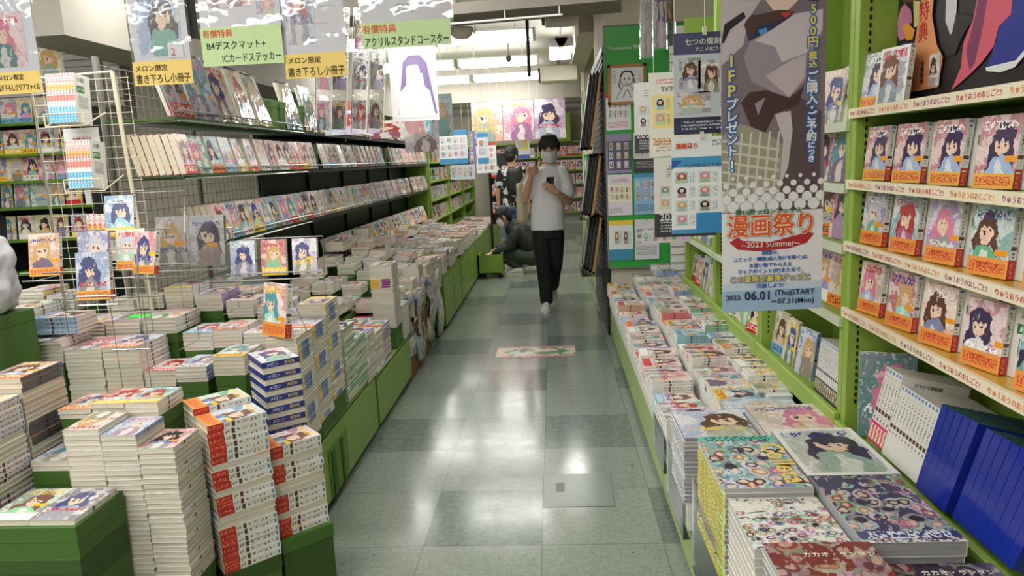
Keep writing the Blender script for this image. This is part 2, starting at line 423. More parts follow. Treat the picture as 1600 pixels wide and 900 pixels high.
def text_mesh(body, mat, w=None, h=None, depth=0.0012, spacing=1.0, bold=0.0, shear=0.0, align='CENTER', name='lettering'):
    """lettering in the xz plane facing -y, its middle at the origin, scaled to the width or height given"""
    cu = bpy.data.curves.new(name, 'FONT'); cu.body = body; cu.size = 1.0; cu.align_x = align; cu.align_y = 'CENTER'
    cu.space_line = spacing; cu.offset = bold; cu.shear = shear; cu.resolution_u = 2
    t = bpy.data.objects.new('tmp_text', cu); COL.objects.link(t)
    dg = bpy.context.evaluated_depsgraph_get()
    me = bpy.data.meshes.new_from_object(t.evaluated_get(dg))
    bpy.data.objects.remove(t); bpy.data.curves.remove(cu)
    xs = [v.co.x for v in me.vertices]; ys = [v.co.y for v in me.vertices]
    if not xs: return None
    W = max(xs)-min(xs); H = max(ys)-min(ys); mx = (max(xs)+min(xs))/2; my = (max(ys)+min(ys))/2
    sx = w/W if w else h/H; sy = h/H if h else sx
    for v in me.vertices: v.co = Vector(((v.co.x-mx)*sx, -0.0, (v.co.y-my)*sy))
    bm = bmesh.new(); bm.from_mesh(me)
    r = bmesh.ops.extrude_face_region(bm, geom=list(bm.faces))
    bmesh.ops.translate(bm, vec=(0, -depth, 0), verts=[e for e in r['geom'] if isinstance(e, bmesh.types.BMVert)])
    bm.to_mesh(me); bm.free()
    me.name = name; me.materials.clear(); me.materials.append(mat)
    return me
def text_obj(body, mat, parent, loc, name='lettering', rot=(0,0,0), **k):
    me = text_mesh(body, mat, name=name, **k)
    o = bpy.data.objects.new(name, me); COL.objects.link(o); o.parent = parent; o.location = loc; o.rotation_euler = rot
    return o

# ------------------------------------------------------------------ the room
XL, XR, Y0, Y1, ZC = -5.2, 1.32, -1.6, 16.3, 3.05
def floor_material():
    n = NT('vinyl_tile_floor'); tc = n.n('ShaderNodeTexCoord')
    sp = n.N.new('ShaderNodeSeparateXYZ'); n.L.new(tc.outputs['Object'], sp.inputs[0]); x, y, z = sp.outputs
    T = 0.4735
    fx = n.m('DIVIDE', n.add(x, 0.097 + 40*T), T); fy = n.m('DIVIDE', n.add(y, -2.575 + 40*T), T)
    ix = n.m('FLOOR', fx); iy = n.m('FLOOR', fy)
    gx = n.m('FRACT', fx); gy = n.m('FRACT', fy)
    even = n.lt(n.m('MODULO', iy, 2.0), 0.5)
    par = n.m('MODULO', n.add(ix, n.m('FLOOR', n.mul(n.add(iy, 0.1), 0.5))), 2.0)
    dark = n.mul(even, n.gt(par, 0.5))
    r1, r2, r3 = n.white3(ix, iy, 0.0)
    fine = n.noise(tc.outputs['Object'], 75.0, 4.0).outputs[0]
    mid = n.noise(tc.outputs['Object'], 12.0, 4.0).outputs[0]
    dirt = n.noise(tc.outputs['Object'], 2.2, 4.0).outputs[0]
    lightc = n.mix(r1, rgb(124,135,127), rgb(136,145,136)); darkc = n.mix(r2, rgb(92,106,102), rgb(104,117,111))
    c = n.mix(dark, lightc, darkc)
    c = n.mix(n.mul(n.gt(fine, 0.55), 0.32), c, rgb(84,94,86))
    c = n.mix(n.m('MULTIPLY_ADD', n.noise(tc.outputs['Object'], 34.0, 4.0).outputs[0], 0.75, -0.28), c, rgb(166,174,166))
    c = n.mix(n.m('MULTIPLY_ADD', dirt, 0.36, -0.09), c, rgb(118,112,94))
    specks = n.noise(tc.outputs['Object'], 26.0, 1.0).outputs[0]
    c = n.mix(n.mul(n.gt(specks, 0.79), 0.8), c, rgb(50,52,48))
    seam = n.m('MAXIMUM', n.m('MAXIMUM', n.lt(gx, 0.006), n.gt(gx, 0.994)), n.m('MAXIMUM', n.lt(gy, 0.006), n.gt(gy, 0.994)))
    c = n.mix(n.mul(seam, 0.5), c, rgb(84,90,84))
    ro = n.m('MULTIPLY_ADD', mid, 0.14, 0.085)
    b = n.bsdf(c, ro, 0.5)
    bp = n.n('ShaderNodeBump', {'Strength': 0.10, 'Distance': 0.004, 'Height': mid}); n.L.new(bp.outputs[0], b.inputs['Normal'])
    return n.mat
structure(MB().box(XL, Y0, -0.06, XR+0.1, Y1, 0.0), 'floor', floor_material(), 'speckled grey vinyl tile floor with darker tiles')
structure(MB().box(XL, Y0, ZC, XR+0.1, Y1, ZC+0.1), 'ceiling', M['ceil'])
structure(MB().box(XL-0.1, Y0, 0, XL, Y1, ZC), 'wall_left', M['wall'])
structure(MB().box(XR, Y0, 0, XR+0.1, Y1, ZC), 'wall_right', M['wall'])
structure(MB().box(XL-0.1, Y1, 0, XR+0.1, Y1+0.1, ZC), 'wall_back', M['wall'])
structure(MB().box(XL-0.1, Y0-0.1, 0, XR+0.1, Y0, ZC), 'wall_front', M['wall'])
# columns and beams
structure(MB().box(0.45, 5.88, 0, XR, 7.5, ZC), 'column_right', M['wall'], 'pale painted column behind the green notice board')
structure(MB().box(0.50, 11.0, 0, XR, 12.3, ZC), 'column_far', M['wall'], 'pale column further along the aisle')
structure(MB().box(-4.02, 5.75, 0, -3.62, 6.2, ZC), 'column_left', M['wall'])
structure(MB().box(-3.0, 3.9, 2.28, -2.62, Y1, ZC), 'beam_left', M['beam'])
structure(MB().box(XL, 5.7, 2.72, -3.62, 6.0, ZC), 'beam_side', M['beam'])
structure(MB().box(-3.62, 4.6, 2.5, -3.0, 5.1, ZC), 'beam_short', M['beam'])
structure(MB().box(-2.6, 12.6, 2.5, 0.5, 12.95, ZC), 'beam_far', M['beam'])
structure(MB().box(-2.6, 5.55, 2.62, 0.45, 6.0, ZC), 'beam_middle', M['beam'])
structure(MB().box(0.30, 7.5, 2.72, 0.50, 11.0, ZC), 'beam_right', M['beam'])
structure(MB().box(-2.6, 13.0, 2.28, 0.9, 13.06, 2.36).box(-2.6, 12.98, 2.42, 0.9, 13.02, 2.46), 'trim_far', M['grey'])

# ------------------------------------------------------------------ fluorescent lamps
def tube_mat():
    n = NT('lit_tube'); e = n.n('ShaderNodeEmission', {'Color': LIGHT_COL+(1,), 'Strength': TUBE_EMIT})
    n.L.new(e.outputs[0], n.out.inputs[0]); return n.mat
TUBE = tube_mat()
def lamp(x, y, z, along='X', label='', ln=1.13, watt=1.0):
    r = empty('ceiling_lamp', (x, y, z), (0, 0, 0 if along == 'X' else PI/2))
    h = ln/2
    b = MB()
    b.loft([[(sx, -0.075, 0.09), (sx, -0.03, 0.0), (sx, 0.03, 0.0), (sx, 0.075, 0.09), (sx, 0.06, 0.11), (sx, -0.06, 0.11)] for sx in (-h, h)])
    b.obj('reflector', M['white'], r)
    for s in (-1, 1):
        MB().tube([(-h+0.03, s*0.105, 0.03), (h-0.03, s*0.105, 0.03)], 0.03, 12).obj('tube', TUBE, r, smooth=True)
    for s in (-1, 1): MB().box(s*(h-.015)-.015, -0.14, -0.005, s*(h-.015)+.015, 0.14, 0.09).obj('lamp_holder', M['white'], r)
    for s in (-1, 1): MB().box(s*h*0.6-0.01, -0.012, 0.1, s*h*0.6+0.01, 0.012, ZC-z).obj('hanger', M['white'], r)
    tag(r, label, 'ceiling lamp', 'fluorescent lamps under the ceiling')
    li = bpy.data.lights.new('lamp_light', 'AREA'); li.shape = 'RECTANGLE'; li.size = ln-0.1; li.size_y = 0.24
    li.energy = LAMP_WATT*watt; li.color = LIGHT_COL
    lo = bpy.data.objects.new('lamp_light', li); COL.objects.link(lo); lo.parent = r; lo.location = (0, 0, -0.012)
    lo.visible_camera = True
    return r
ROWN = ['added unseen behind the viewer', 'over the near end', 'over the front table', 'over the stacks']
for j, y in enumerate((-0.9, 0.6, 2.5, 4.3)):  # first row is added behind the viewer to brighten the hanging signs
    for k, x in enumerate((-3.5, -2.3, -1.05)):
        lamp(x, y, 2.82, label='twin tube fluorescent lamp %s, %s from the long shelves' % (ROWN[j], nth(k+1)), watt=(0.4, 1.0, 0.95)[k]*(1.7, 1.1, 1.0, 1.0)[j])
for j, y in enumerate((8.2, 10.25, 12.1, 14.3)):
    for k, x in enumerate((-0.71, -1.86)):
        lamp(x, y, 2.8, label='twin tube fluorescent lamp, %s row beyond the cross beam, %s' % (nth(j+1), ('aisle end', 'shelf end')[k]), watt=.95)
for k, x in enumerate((-3.9, -3.3)):
    lamp(x, 8.0+k*2, 2.75, label='twin tube fluorescent lamp behind the long shelves, %s one' % nth(k+1), watt=.4)
lamp(0.14, 9.0, 2.74, 'Y', label='twin tube fluorescent lamp running lengthwise beside the air ducts', watt=0.8)
lamp(0.25, 3.7, 2.82, label='added unseen twin tube lamp over the low table, brightening the pillar board', watt=.5)  # extra lamp, added out of view to brighten the board on the pillar

# things under the ceiling
r = empty('ceiling_shelf', (-0.5, 5.0, 2.44), (0, 0, -0.12))
MB().box(-0.75, -0.2, 0, 0.98, 0.2, 0.07).obj('board', plain((128,122,114), .8, name='shelf_grey'), r)
m = MB().tube([(-.72,-.19,-.055),(.62,-.19,-.055)], .007, 6)
for x in (-.7, -.2, .25, .6): m.tube([(x,-.19,-.055),(x,-.19,.0)], .004, 5)
m.obj('front_rail', M['white'], r)
for x in (-0.6, 0.1, 0.8): MB().box(x-0.012, -0.012, 0.07, x+0.012, 0.012, 0.6).obj('hanger', M['white'], r)
tag(r, 'grey hanging shelf under the ceiling carrying a basket', 'shelf')
def basket_mat():
    n = NT('woven_wicker'); tc = n.n('ShaderNodeTexCoord'); sp = n.N.new('ShaderNodeSeparateXYZ'); n.L.new(tc.outputs['Object'], sp.inputs[0])
    a = n.m('SINE', n.mul(n.add(sp.outputs[0], sp.outputs[1]), 240.0)); b = n.m('SINE', n.mul(sp.outputs[2], 260.0))
    n.bsdf(n.mix(n.gt(n.mul(a, b), 0.0), rgb(150,116,78), rgb(96,70,44)), 0.8); return n.mat
r = empty('wicker_basket', (-0.22, 4.98, 2.51))
MB().loft([[(-.2,-.11,0),(.2,-.11,0),(.2,.11,0),(-.2,.11,0)], [(-.23,-.13,.16),(.23,-.13,.16),(.23,.13,.16),(-.23,.13,.16)]]).obj('body', basket_mat(), r)
MB().tube([(-.23,-.13,.16),(.23,-.13,.16),(.23,.13,.16),(-.23,.13,.16),(-.23,-.13,.16)], .012, 6).obj('rim', M['wood'], r)
tag(r, 'brown wicker basket on the hanging shelf', 'basket')
b = MB(); rings = []
for i in range(6):
    z = i*0.04; k = 0.19*(1-0.25*(i/5)**2)
    rings.append([(k*math.cos(t*PI/6)*(1+.1*math.sin(t*3+i)), 0.1*math.sin(t*PI/6)*(1+.1*math.cos(t*2)), z) for t in range(12)])
b.loft(rings); o = b.obj('plastic_bag', plain((214,214,214), 0.25, name='white_plastic'), loc=(-0.8, 5.05, 2.512), smooth=True)
tag(o, 'white plastic bag of goods lying on the hanging shelf', 'bag')
r = empty('ceiling_speaker', (-0.62, 5.3, 2.44))
b = MB(); b.loft([[(rr*math.cos(t*PI/8), rr*math.sin(t*PI/8), z) for t in range(16)] for rr, z in ((.085, 0), (.085, -.02), (.075, -.05), (.05, -.07), (.01, -.078))]); b.obj('dome', M['cream'], r, smooth=True)
MB().tube([(-.1,0,.04),(-.1,0,-.02),(-.085,0,-.045)], .006, 6).tube([(.1,0,.04),(.1,0,-.02),(.085,0,-.045)], .006, 6).obj('bracket', M['white'], r)
tag(r, 'cream dome fitting held in a bracket under the hanging shelf', 'ceiling fitting')
o = MB().tube([(0,0,0),(0,0,-.46)], .014, 8).obj('black_rod', M['black'], loc=(-.17, 6.05, 2.62)); tag(o, 'thin black rod hanging down beside the lamps', 'rod')
for (x, y, z, w, h, d, lb) in ((0.12, 7.0, 2.72, .30, .17, .3, 'cream air vent box fixed high beside the column'), (0.12, 10.2, 2.52, .5, .2, .4, 'cream air vent box further back above the aisle')):
    r = empty('vent_box', (x, y, z))
    MB().box(-w/2, -d/2, 0, w/2, d/2, h).obj('casing', M['cream'], r, bevel=.01)
    MB().box(-w/2-.03, -d/2+.02, .02, -w/2, d/2-.02, h-.02).obj('grille', M['black'], r)
    MB().box(-.02, -.02, h, .02, .02, ZC-z).obj('hanger', M['grey'], r)
    tag(r, lb, 'air vent')
r = empty('security_camera', (-.5, 9.1, ZC)); MB().tube([(0,0,0),(0,0,-.30)], .008, 6).obj('stem', M['grey'], r)
MB().loft([[(k*math.cos(t*PI/5), k*math.sin(t*PI/5), z) for t in range(10)] for k, z in ((.02,-.29),(.035,-.31),(.035,-.34),(.015,-.37))]).obj('dome', M['dgrey'], r, smooth=True)
tag(r, 'small dark dome camera hanging on a thin stem between lamps', 'camera')

# ------------------------------------------------------------------ books
PAGES = pages_mat('page_edges'); PAGES_W = pages_mat('white_page_edges', (222,220,212), (176,174,166)); PAGES_G = pages_mat('grey_page_edges', (170,172,178), (120,122,130))
COVER = cover_mat('printed_cover', obi='rand')
COVER_RED = cover_mat('printed_cover_red_band', obi=(226,120,40), sat=0.7)
COVER_PLAIN = cover_mat('printed_magazine_cover', sticker=False)
COVER_FRAME = cover_mat('printed_cover_white_margin', sticker=False, frame=True)
ART = cover_mat('printed_poster_art', sticker=False, title=True, rough=0.3, sat=0.7)
SPINE = spine_mat('printed_spine'); SPINE_RED = spine_mat('printed_spine_red_band', obi=(178,40,34))
SPINE_BLUE = spine_mat('printed_spine_blue_band', base=(226,224,214), obi=(50,96,166), blue=True)
BACK = back_mat('printed_back_cover')
COVER_S = cover_mat('printed_cover_far', src='GEOMETRY', obi='rand'); SPINE_S = spine_mat('printed_spine_far', src='GEOMETRY')

def cover_mesh(name, w, l, t, front=None, spine=None, back=None, pages=None, th=0.0009):
    """a folded cover: top board, spine at +x, lower board; head of the book towards +y"""
    f, s, b = front or COVER, spine or SPINE, back or BACK
    m = MB(); hw, hl = w/2, l/2
    m.quad([(-hw,-hl,t),(hw,-hl,t),(hw,hl,t),(-hw,hl,t)], mi=0)
    m.quad([(hw,hl,t),(hw,-hl,t),(hw,-hl,0),(hw,hl,0)], [(0,1),(1,1),(1,0),(0,0)], 1)
    m.quad([(-hw,hl,0),(hw,hl,0),(hw,-hl,0),(-hw,-hl,0)], [(1,1),(0,1),(0,0),(1,0)], 2)
    m.quad([(-hw,hl,t-th),(hw-th,hl,t-th),(hw-th,-hl,t-th),(-hw,-hl,t-th)], [(0,.9)]*4, 2)
    m.quad([(hw-th,hl,t-th),(hw-th,hl,th),(hw-th,-hl,th),(hw-th,-hl,t-th)], [(0,.9)]*4, 2)
    m.quad([(-hw,-hl,th),(hw-th,-hl,th),(hw-th,hl,th),(-hw,hl,th)], [(0,.9)]*4, 2)
    for y, k in ((-hl, 1), (hl, -1)):
        P = [(-hw,y,t),(-hw,y,t-th),(hw-th,y,t-th),(hw,y,t)], [(hw,y,t),(hw-th,y,t-th),(hw-th,y,th),(hw,y,0)], [(hw,y,0),(hw-th,y,th),(-hw,y,th),(-hw,y,0)]
        for q in P: m.quad(q if k > 0 else q[::-1], [(0,.9)]*4, 2)
    m.quad([(-hw,-hl,t-th),(-hw,-hl,t),(-hw,hl,t),(-hw,hl,t-th)], [(0,.9)]*4, 2)
    m.quad([(-hw,-hl,0),(-hw,-hl,th),(-hw,hl,th),(-hw,hl,0)], [(0,.9)]*4, 2)
    return m.mesh(name, [f, s, b])
def page_mesh(w, l, t, mat):
    e = 0.0010
    return MB().box(-w/2+.0012, -l/2+.0016, e, w/2-.0016, l/2-.0016, t-e).mesh('page_block', mat)
def solid_mesh(name, w, l, t, front, spine, back, pages):
    """small far book in one mesh"""
    m = MB(); hw, hl = w/2, l/2
    m.quad([(-hw,-hl,t),(hw,-hl,t),(hw,hl,t),(-hw,hl,t)], mi=0)
    m.quad([(hw,hl,t),(hw,-hl,t),(hw,-hl,0),(hw,hl,0)], [(0,1),(1,1),(1,0),(0,0)], 1)
    m.quad([(-hw,hl,0),(hw,hl,0),(hw,-hl,0),(-hw,-hl,0)], [(1,1),(0,1),(0,0),(1,0)], 2)
    m.quad([(-hw,-hl,0),(hw,-hl,0),(hw,-hl,t),(-hw,-hl,t)], mi=3); m.quad([(hw,hl,0),(-hw,hl,0),(-hw,hl,t),(hw,hl,t)], mi=3)
    m.quad([(-hw,hl,0),(-hw,-hl,0),(-hw,-hl,t),(-hw,hl,t)], mi=3)
    return m.mesh(name, [front, spine, back, pages])
def band_mesh(w, l, t, y0, y1, mats, e=0.0006):
    """paper band folded round the cover between y0 and y1"""
    m = MB(); hw = w/2
    m.quad([(-hw,y0,t+e),(hw+e,y0,t+e),(hw+e,y1,t+e),(-hw,y1,t+e)], mi=0)
    m.quad([(hw+e,y1,t+e),(hw+e,y0,t+e),(hw+e,y0,-e/2),(hw+e,y1,-e/2)], [(0,1),(1,1),(1,0),(0,0)], 1)
    m.quad([(-hw,y1,t),(hw,y1,t),(hw,y1,t+e),(-hw,y1,t+e)], mi=0); m.quad([(-hw,y0,t+e),(hw,y0,t+e),(hw,y0,t),(-hw,y0,t)], mi=0)
    return m.mesh('paper_band', mats)
class Spec:
    def __init__(s, kind, w, l, t, front=None, spine=None, back=None, pages=None, parts=True, extra=()):
        s.kind, s.w, s.l, s.t = kind, w, l, t; pages = pages or PAGES
        if parts:
            s.cover = cover_mesh(kind, w, l, t, front, spine, back); s.pages = page_mesh(w, l, t, pages)
        else:
            s.cover = solid_mesh(kind, w, l, t, front or COVER, spine or SPINE, back or BACK, pages); s.pages = None
        s.extra = list(extra)
N_BOOK = {}
def book(sp, loc, rot, seed, tint, label, group, cat='book', name=None):
    o = bpy.data.objects.new(name or sp.kind, sp.cover); COL.objects.link(o)
    o.location = loc; o.rotation_euler = rot; o['seed'] = float(seed); o.color = tint
    if sp.pages:
        p = bpy.data.objects.new('page_block', sp.pages); COL.objects.link(p); p.parent = o
    for nm, me in sp.extra:
        p = bpy.data.objects.new(nm, me); COL.objects.link(p); p.parent = o; p['seed'] = float(seed); p.color = tint
    tag(o, label, cat, group)
    N_BOOK[o.name.split('.')[0]] = N_BOOK.get(o.name.split('.')[0], 0)+1
    return o
rb = random.Random(21)
def stack(sp, cx, y0, ztop, n, where, group, rot=0.0, flips=None, desc='cream-edged comic book', jit=0.0022, centre=None, seed=None):
    sd = seed if seed is not None else rb.uniform(1, 99); tint, cn = pick_tint(rb)
    c = centre or (cx, y0 + sp.l/2)
    for i in range(n):
        fl = PI if (flips and flips[i % len(flips)]) else 0.0
        lb = '%s, %s from top, %s' % (desc, nth(i+1), where) if n > 1 else '%s lying alone, %s' % (desc, where)
        book(sp, (c[0]+rb.uniform(-jit, jit), c[1]+rb.uniform(-jit, jit), ztop-sp.t*(i+1)), (0, 0, rot+fl+rb.uniform(-.012, .012)), sd, tint, lb, group)
    return ztop - sp.t*n

def box_thing(name, x0, y0, z0, x1, y1, z1, mat, label, cat, lid=True, group=None):
    """green card display box with its folded lid edge"""
    r = empty(name, ((x0+x1)/2, (y0+y1)/2, z0)); a, b, h = (x1-x0)/2, (y1-y0)/2, z1-z0
    MB().box(-a+.002, -b+.002, 0, a-.002, b-.002, h-.004).obj('body', mat, r)
    MB().box(-a, -b, max(h-.045, h*.5), a, b, h).obj('lid', mat, r, bevel=.002)
    tag(r, label, cat, group); return r

comic = Spec('comic_book', .127, .182, .0155)
pocket = Spec('pocket_novel', .107, .15, .0155)
dark_sp = Spec('manga_book', .127, .182, .0155, spine=spine_mat('dark_grey_spine', base=(104,98,100)))
violet_sp = Spec('manga_book', .127, .182, .0155, spine=spine_mat('white_violet_spine', base=(220,212,218), obi=(150,90,140)))
comic_a5 = Spec('comic_book', .15, .21, .0165)
thin = Spec('slim_comic', .127, .182, .0128, spine=SPINE_BLUE)
def flat_print(name, c, ink, scale=(17, 6), thr=0.5, vr=(0.2, 0.8)):
    n = NT(name); u, v = n.uv()
    g = n.noise(n.vec(n.mul(u, scale[0]), n.mul(v, scale[1]), 3.0), 1.0, 1.0).outputs[0]
    k = n.mul(n.gt(g, thr), n.rect(u, v, 0.06, 0.94, *vr))
    n.bsdf(n.mix(k, rgb(*c), rgb(*ink)), 0.35); return n.mat
RED_BAND = flat_print('red_band_print', (186,38,32), (244,200,150), (18, 3), .55, (.3, .72)); ORANGE_BAND = flat_print('orange_band_print', (222,150,70), (206,74,52), (20, 11))
YEL_BAND = flat_print('yellow_band_print', (226,170,74), (200,60,50), (18, 10)); BLUE_BAND = flat_print('blue_band_print', (40,52,132), (236,214,110), (16, 3))
novel = Spec('light_novel', .128, .184, .0215, spine=SPINE_RED, front=cover_mat('thick_novel_cover', sat=.7), extra=[('paper_band', band_mesh(.128, .184, .0215, -.092, -.045, [ORANGE_BAND, RED_BAND]))])

# green bases in front of the long tables
GI = 'comics stacked on the front table'
r = empty('display_table', (-1.72, 2.08, 0)); MB().box(-.66, -.54, .03, .10, .54, .10).obj('body', M['carton'], r, bevel=.004); MB().box(-.64, -.52, 0, .08, .52, .03).obj('plinth', M['black'], r)
tag(r, 'low dark green display platform under the front stacks', 'display table')
# stacks of the front rows: (x, y front, top, count, where)
SPR = 0.10
ftab = [
    (dark_sp, -1.665, 1.94, .93, 24, 'grey-spined front stack beside cartons'),
    (violet_sp, -1.665, 1.745, .885, 27, 'stack in front of the grey-spined one'),
    (pocket, -1.383, 1.86, .794, 32, 'first column of the white-edged front wall'),
    (pocket, -1.275, 1.86, .776, 31, 'second column of the white-edged front wall'),
    (pocket, -1.167, 1.86, .734, 28, 'third column of the white-edged front wall'),
]
for k, (sp, x, y, z, n, wh) in enumerate(ftab):
    n = min(n, int((z-SPR)/sp.t)); b = stack(sp, x, y, z, n, wh, GI, flips=([0,0,0,1,1,1,1,1,1,0,0,0,0,0,1,1,1,1,1] if k == 0 else [0,0,0,0,0,0,0,1,1,1,1,0,0,0,0,1,1] if k == 1 else [0,1,1,1,0,1,0,1,1] if k != 2 else [1,1,1,1,0,1,1]), desc='cream-edged comic book')
    box_thing('green_carton', x-sp.w/2+.002, y+.002, SPR if y > 1.9 else 0.0, x+sp.w/2-.002, y+sp.l-.002, b, M['carton'], 'dark green carton under the %s' % wh.replace('the ', ''), 'carton')
# dark green cartons with books on top at the front corner
for k, (z0, z1) in enumerate(((SPR, .30), (.30, .43), (.43, .52), (.52, .612))):
    box_thing('green_carton', -1.545+.004*k, 1.64, z0, -1.275-.003*(3-k), 1.85, z1, M['carton'] if k % 2 else M['carton2'], 'dark green carton at the front corner, %s from the floor' % nth(k+1), 'carton')
for k, x in enumerate((-1.474, -1.346)):
    stack(comic, x, 1.65, .628, 1, '%s one on the corner cartons' % ('shelf side' if k == 0 else 'aisle side'), GI, desc='red-lettered comic book')
box_thing('green_carton', -1.585, 1.9, SPR, -1.455, 2.09, .652, M['carton'], 'dark green carton under a pair of comics behind the corner cartons', 'carton')
stack(comic, -1.52, 1.9, .684, 2, 'on the carton behind the corner cartons', GI)

# rows further back, each on a riser
rows = [
    ('low row behind the front wall', pocket, 2.025, [(-1.515,.80,3),(-1.406,.816,3),(-1.297,.816,3)], .76),
    ('row of tall stacks', comic_a5, 2.60, [(-1.873,.846,24),(-1.717,.85,24)], .40),
    ('short row beside the tall stacks', comic, 2.60, [(-1.573,.748,4),(-1.443,.762,4),(-1.29,.80,5)], .675),
    ('yellow-spined row by the bag', comic, 2.60, [(-2.16,.915,8),(-2.02,.885,6)], .78),
    ('row above the short row', comic, 2.80, [(-1.51,.852,5),(-1.38,.862,5),(-1.25,.842,6)], .735),
    ('row behind the tall stacks', comic_a5, 2.84, [(-2.33,.97,8),(-2.17,.895,4),(-2.01,.90,4),(-1.85,.905,4),(-1.69,.91,4)], .80),
    ('upper row before the long shelves', comic, 3.075, [(-2.42,1.01,6),(-2.28,.985,5),(-2.0,.95,4),(-1.86,.97,4),(-1.72,1.0,6),(-1.58,.965,5),(-1.44,.93,5),(-1.30,.90,5),(-1.17,.87,5)], .80),
]
for (rn, sp, y, cols, base) in rows:
    xs = [c[0] for c in cols]
    for j, (x, z, n) in enumerate(cols):
        n = min(n, max(1, int((z-base)/sp.t))); b = stack(sp, x, y, z, n, '%s stack, %s' % (nth(j+1), rn), GI)
        box_thing('display_riser', x-sp.w/2+.003, y+.003, (.362 if x > -1.70 else 0.0) if y > 2.55 else SPR, x+sp.w/2-.003, y+sp.l-.003, b, M['carton'], 'green riser under the %s stack, %s' % (nth(j+1), rn), 'riser')
# a flat lime cover on one stack and blue-banded aisle stacks
GB = 'blue banded comics at the table edge'
pat = [1,1,0,0,0,0,0,0,1,1,1,1,1,0,0,0,0,0,1,1,1,1,1,0,0,0,0,0,0,1,1,1]
for j, (y, z, base, off) in enumerate(((2.655,.848,.40,0),(2.842,.85,.425,3),(3.029,.91,.45,1))):
    n = int((z-base)/thin.t)
    b = stack(thin, -1.094, y, z, n, '%s blue-banded stack along the table edge' % nth(j+1), GB, flips=[pat[(q+off) % len(pat)] for q in range(n)], desc='blue-banded comic book')
    box_thing('green_carton', -1.16, y+.001, .362, -1.031, y+.184, b, M['carton'], 'green carton under the %s blue-banded edge stack' % nth(j+1), 'carton')
# the two turned stacks of thick novels at the corner, on dark cartons
GN = 'red banded novels at the table corner'
A43 = math.radians(43)
def turned(cx, cy, ztop, n, where, desc, flips, sp, ang, spine_first=True):
    """corner (cx, cy): spine runs from it along ang, pages face the other side"""
    dx, dy = math.cos(ang), math.sin(ang)
    c = (cx + dx*sp.l/2 - dy*sp.w/2, cy + dy*sp.l/2 + dx*sp.w/2)
    return stack(sp, 0, 0, ztop, n, where, GN, rot=ang-PI/2, flips=flips, desc=desc, centre=c, jit=.0028, seed=83.9)
fl1 = [0,0,0,0,0,0,0,1,1,0,0,0,1,1,0,0,0,1,1]
fl1 = [0,0,0,0,0,0,1,0,0,0,1,0,0,0,1,1,0,0]
bz = turned(-1.085, 2.0, .74, 23, 'leaning front column of the corner novels', 'red-banded thick novel', fl1, novel, A43)
turned(-1.085-.133*.682, 2.0+.133*.731, .74+.0215, 24, 'rear column of the corner novels', 'red-banded thick novel', [0,1,0,0,0,1,0,0], novel, A43)
bz2 = turned(-.969, 2.152, .60, 15, 'lower column of the corner novels', 'red-banded thick novel', [0,0,1,0,0,0,1,1,0,0,0,1,0,0], novel, A43)
r = empty('green_carton', (-1.085, 2.0, 0), (0,0,math.radians(43)))
MB().box(.004,.0,0,.180,.262,bz-.001).obj('body', M['carton'], r, bevel=.003); MB().box(.001,-.003,bz-.05,.183,.265,bz).obj('lid', M['carton2'], r, bevel=.002)
tag(r, 'dark green carton on the floor under the corner novels', 'carton')
r = empty('green_carton', (-.969, 2.152, 0), (0,0,math.radians(43)))
MB().box(.004,-.02,0,.186,.128,bz2-.001).obj('body', M['carton2'], r, bevel=.003); MB().box(.001,-.023,bz2-.05,.189,.13,bz2).obj('lid', M['carton'], r, bevel=.002)
tag(r, 'dark green carton jutting out on the aisle under the lower novels', 'carton')
# blue banded stack behind them, turned as well
WHITE_INK = plain((240,238,230), 0.6, name='white_ink', vary=0); YEL_INK = plain((236,206,90), 0.6, name='yellow_ink', vary=0)
NAVY = plain((40,50,128), .4, name='navy_band', vary=.02)
blb = Spec('light_novel', .13, .184, .0205, front=COVER_PLAIN)
def blue_stack(cx, cy, ztop, n, ang):
    dx, dy = math.cos(ang), math.sin(ang); w, l, t = blb.w, blb.l, blb.t
    me_t = text_mesh('メロン', WHITE_INK, h=.0115, depth=.0004); me_y = text_mesh('限定版', YEL_INK, h=.0115, depth=.0004)
    band = MB().box(-w/2-.0012, -l/2-.0012, -.0003, w/2+.0012, -l/2-.0002, t+.0004).box(-w/2-.0012, -l/2, -.0003, -w/2-.0002, l/2, t+.0004).mesh('paper_band', NAVY)
    for i in range(n):
        o = book(blb, (cx + dx*w/2 - dy*l/2 + rb.uniform(-.002,.002), cy + dy*w/2 + dx*l/2 + rb.uniform(-.002,.002), ztop-t*(i+1)), (0,0,ang+rb.uniform(-.02,.02)), 31.7, lin((190,200,220))+(1,), 'blue-banded thick novel, %s from top, turned stack behind the red-banded novels' % nth(i+1), GN)
        if i in (0, 2, 4, 6, 8, 10, 12):
            pb = bpy.data.objects.new('paper_band', band); COL.objects.link(pb); pb.parent = o
            for me, x in ((me_t, -.03), (me_y, .03)):
                q = bpy.data.objects.new('lettering', me); COL.objects.link(q); q.parent = pb; q.location = (x, -l/2-.0013, t/2)
    return ztop - n*t
bz3 = blue_stack(-1.03, 2.32, .845, 18, math.radians(39))
r = empty('green_carton', (-1.045, 2.425, 0), (0,0,math.radians(39)))
MB().box(-.06,-.088,0,.06,.088,bz3-.001).obj('body', M['carton'], r); MB().box(-.063,-.09,bz3-.05,.063,.09,bz3).obj('lid', M['carton2'], r)
tag(r, 'dark green carton under the blue-banded turned stack', 'carton')
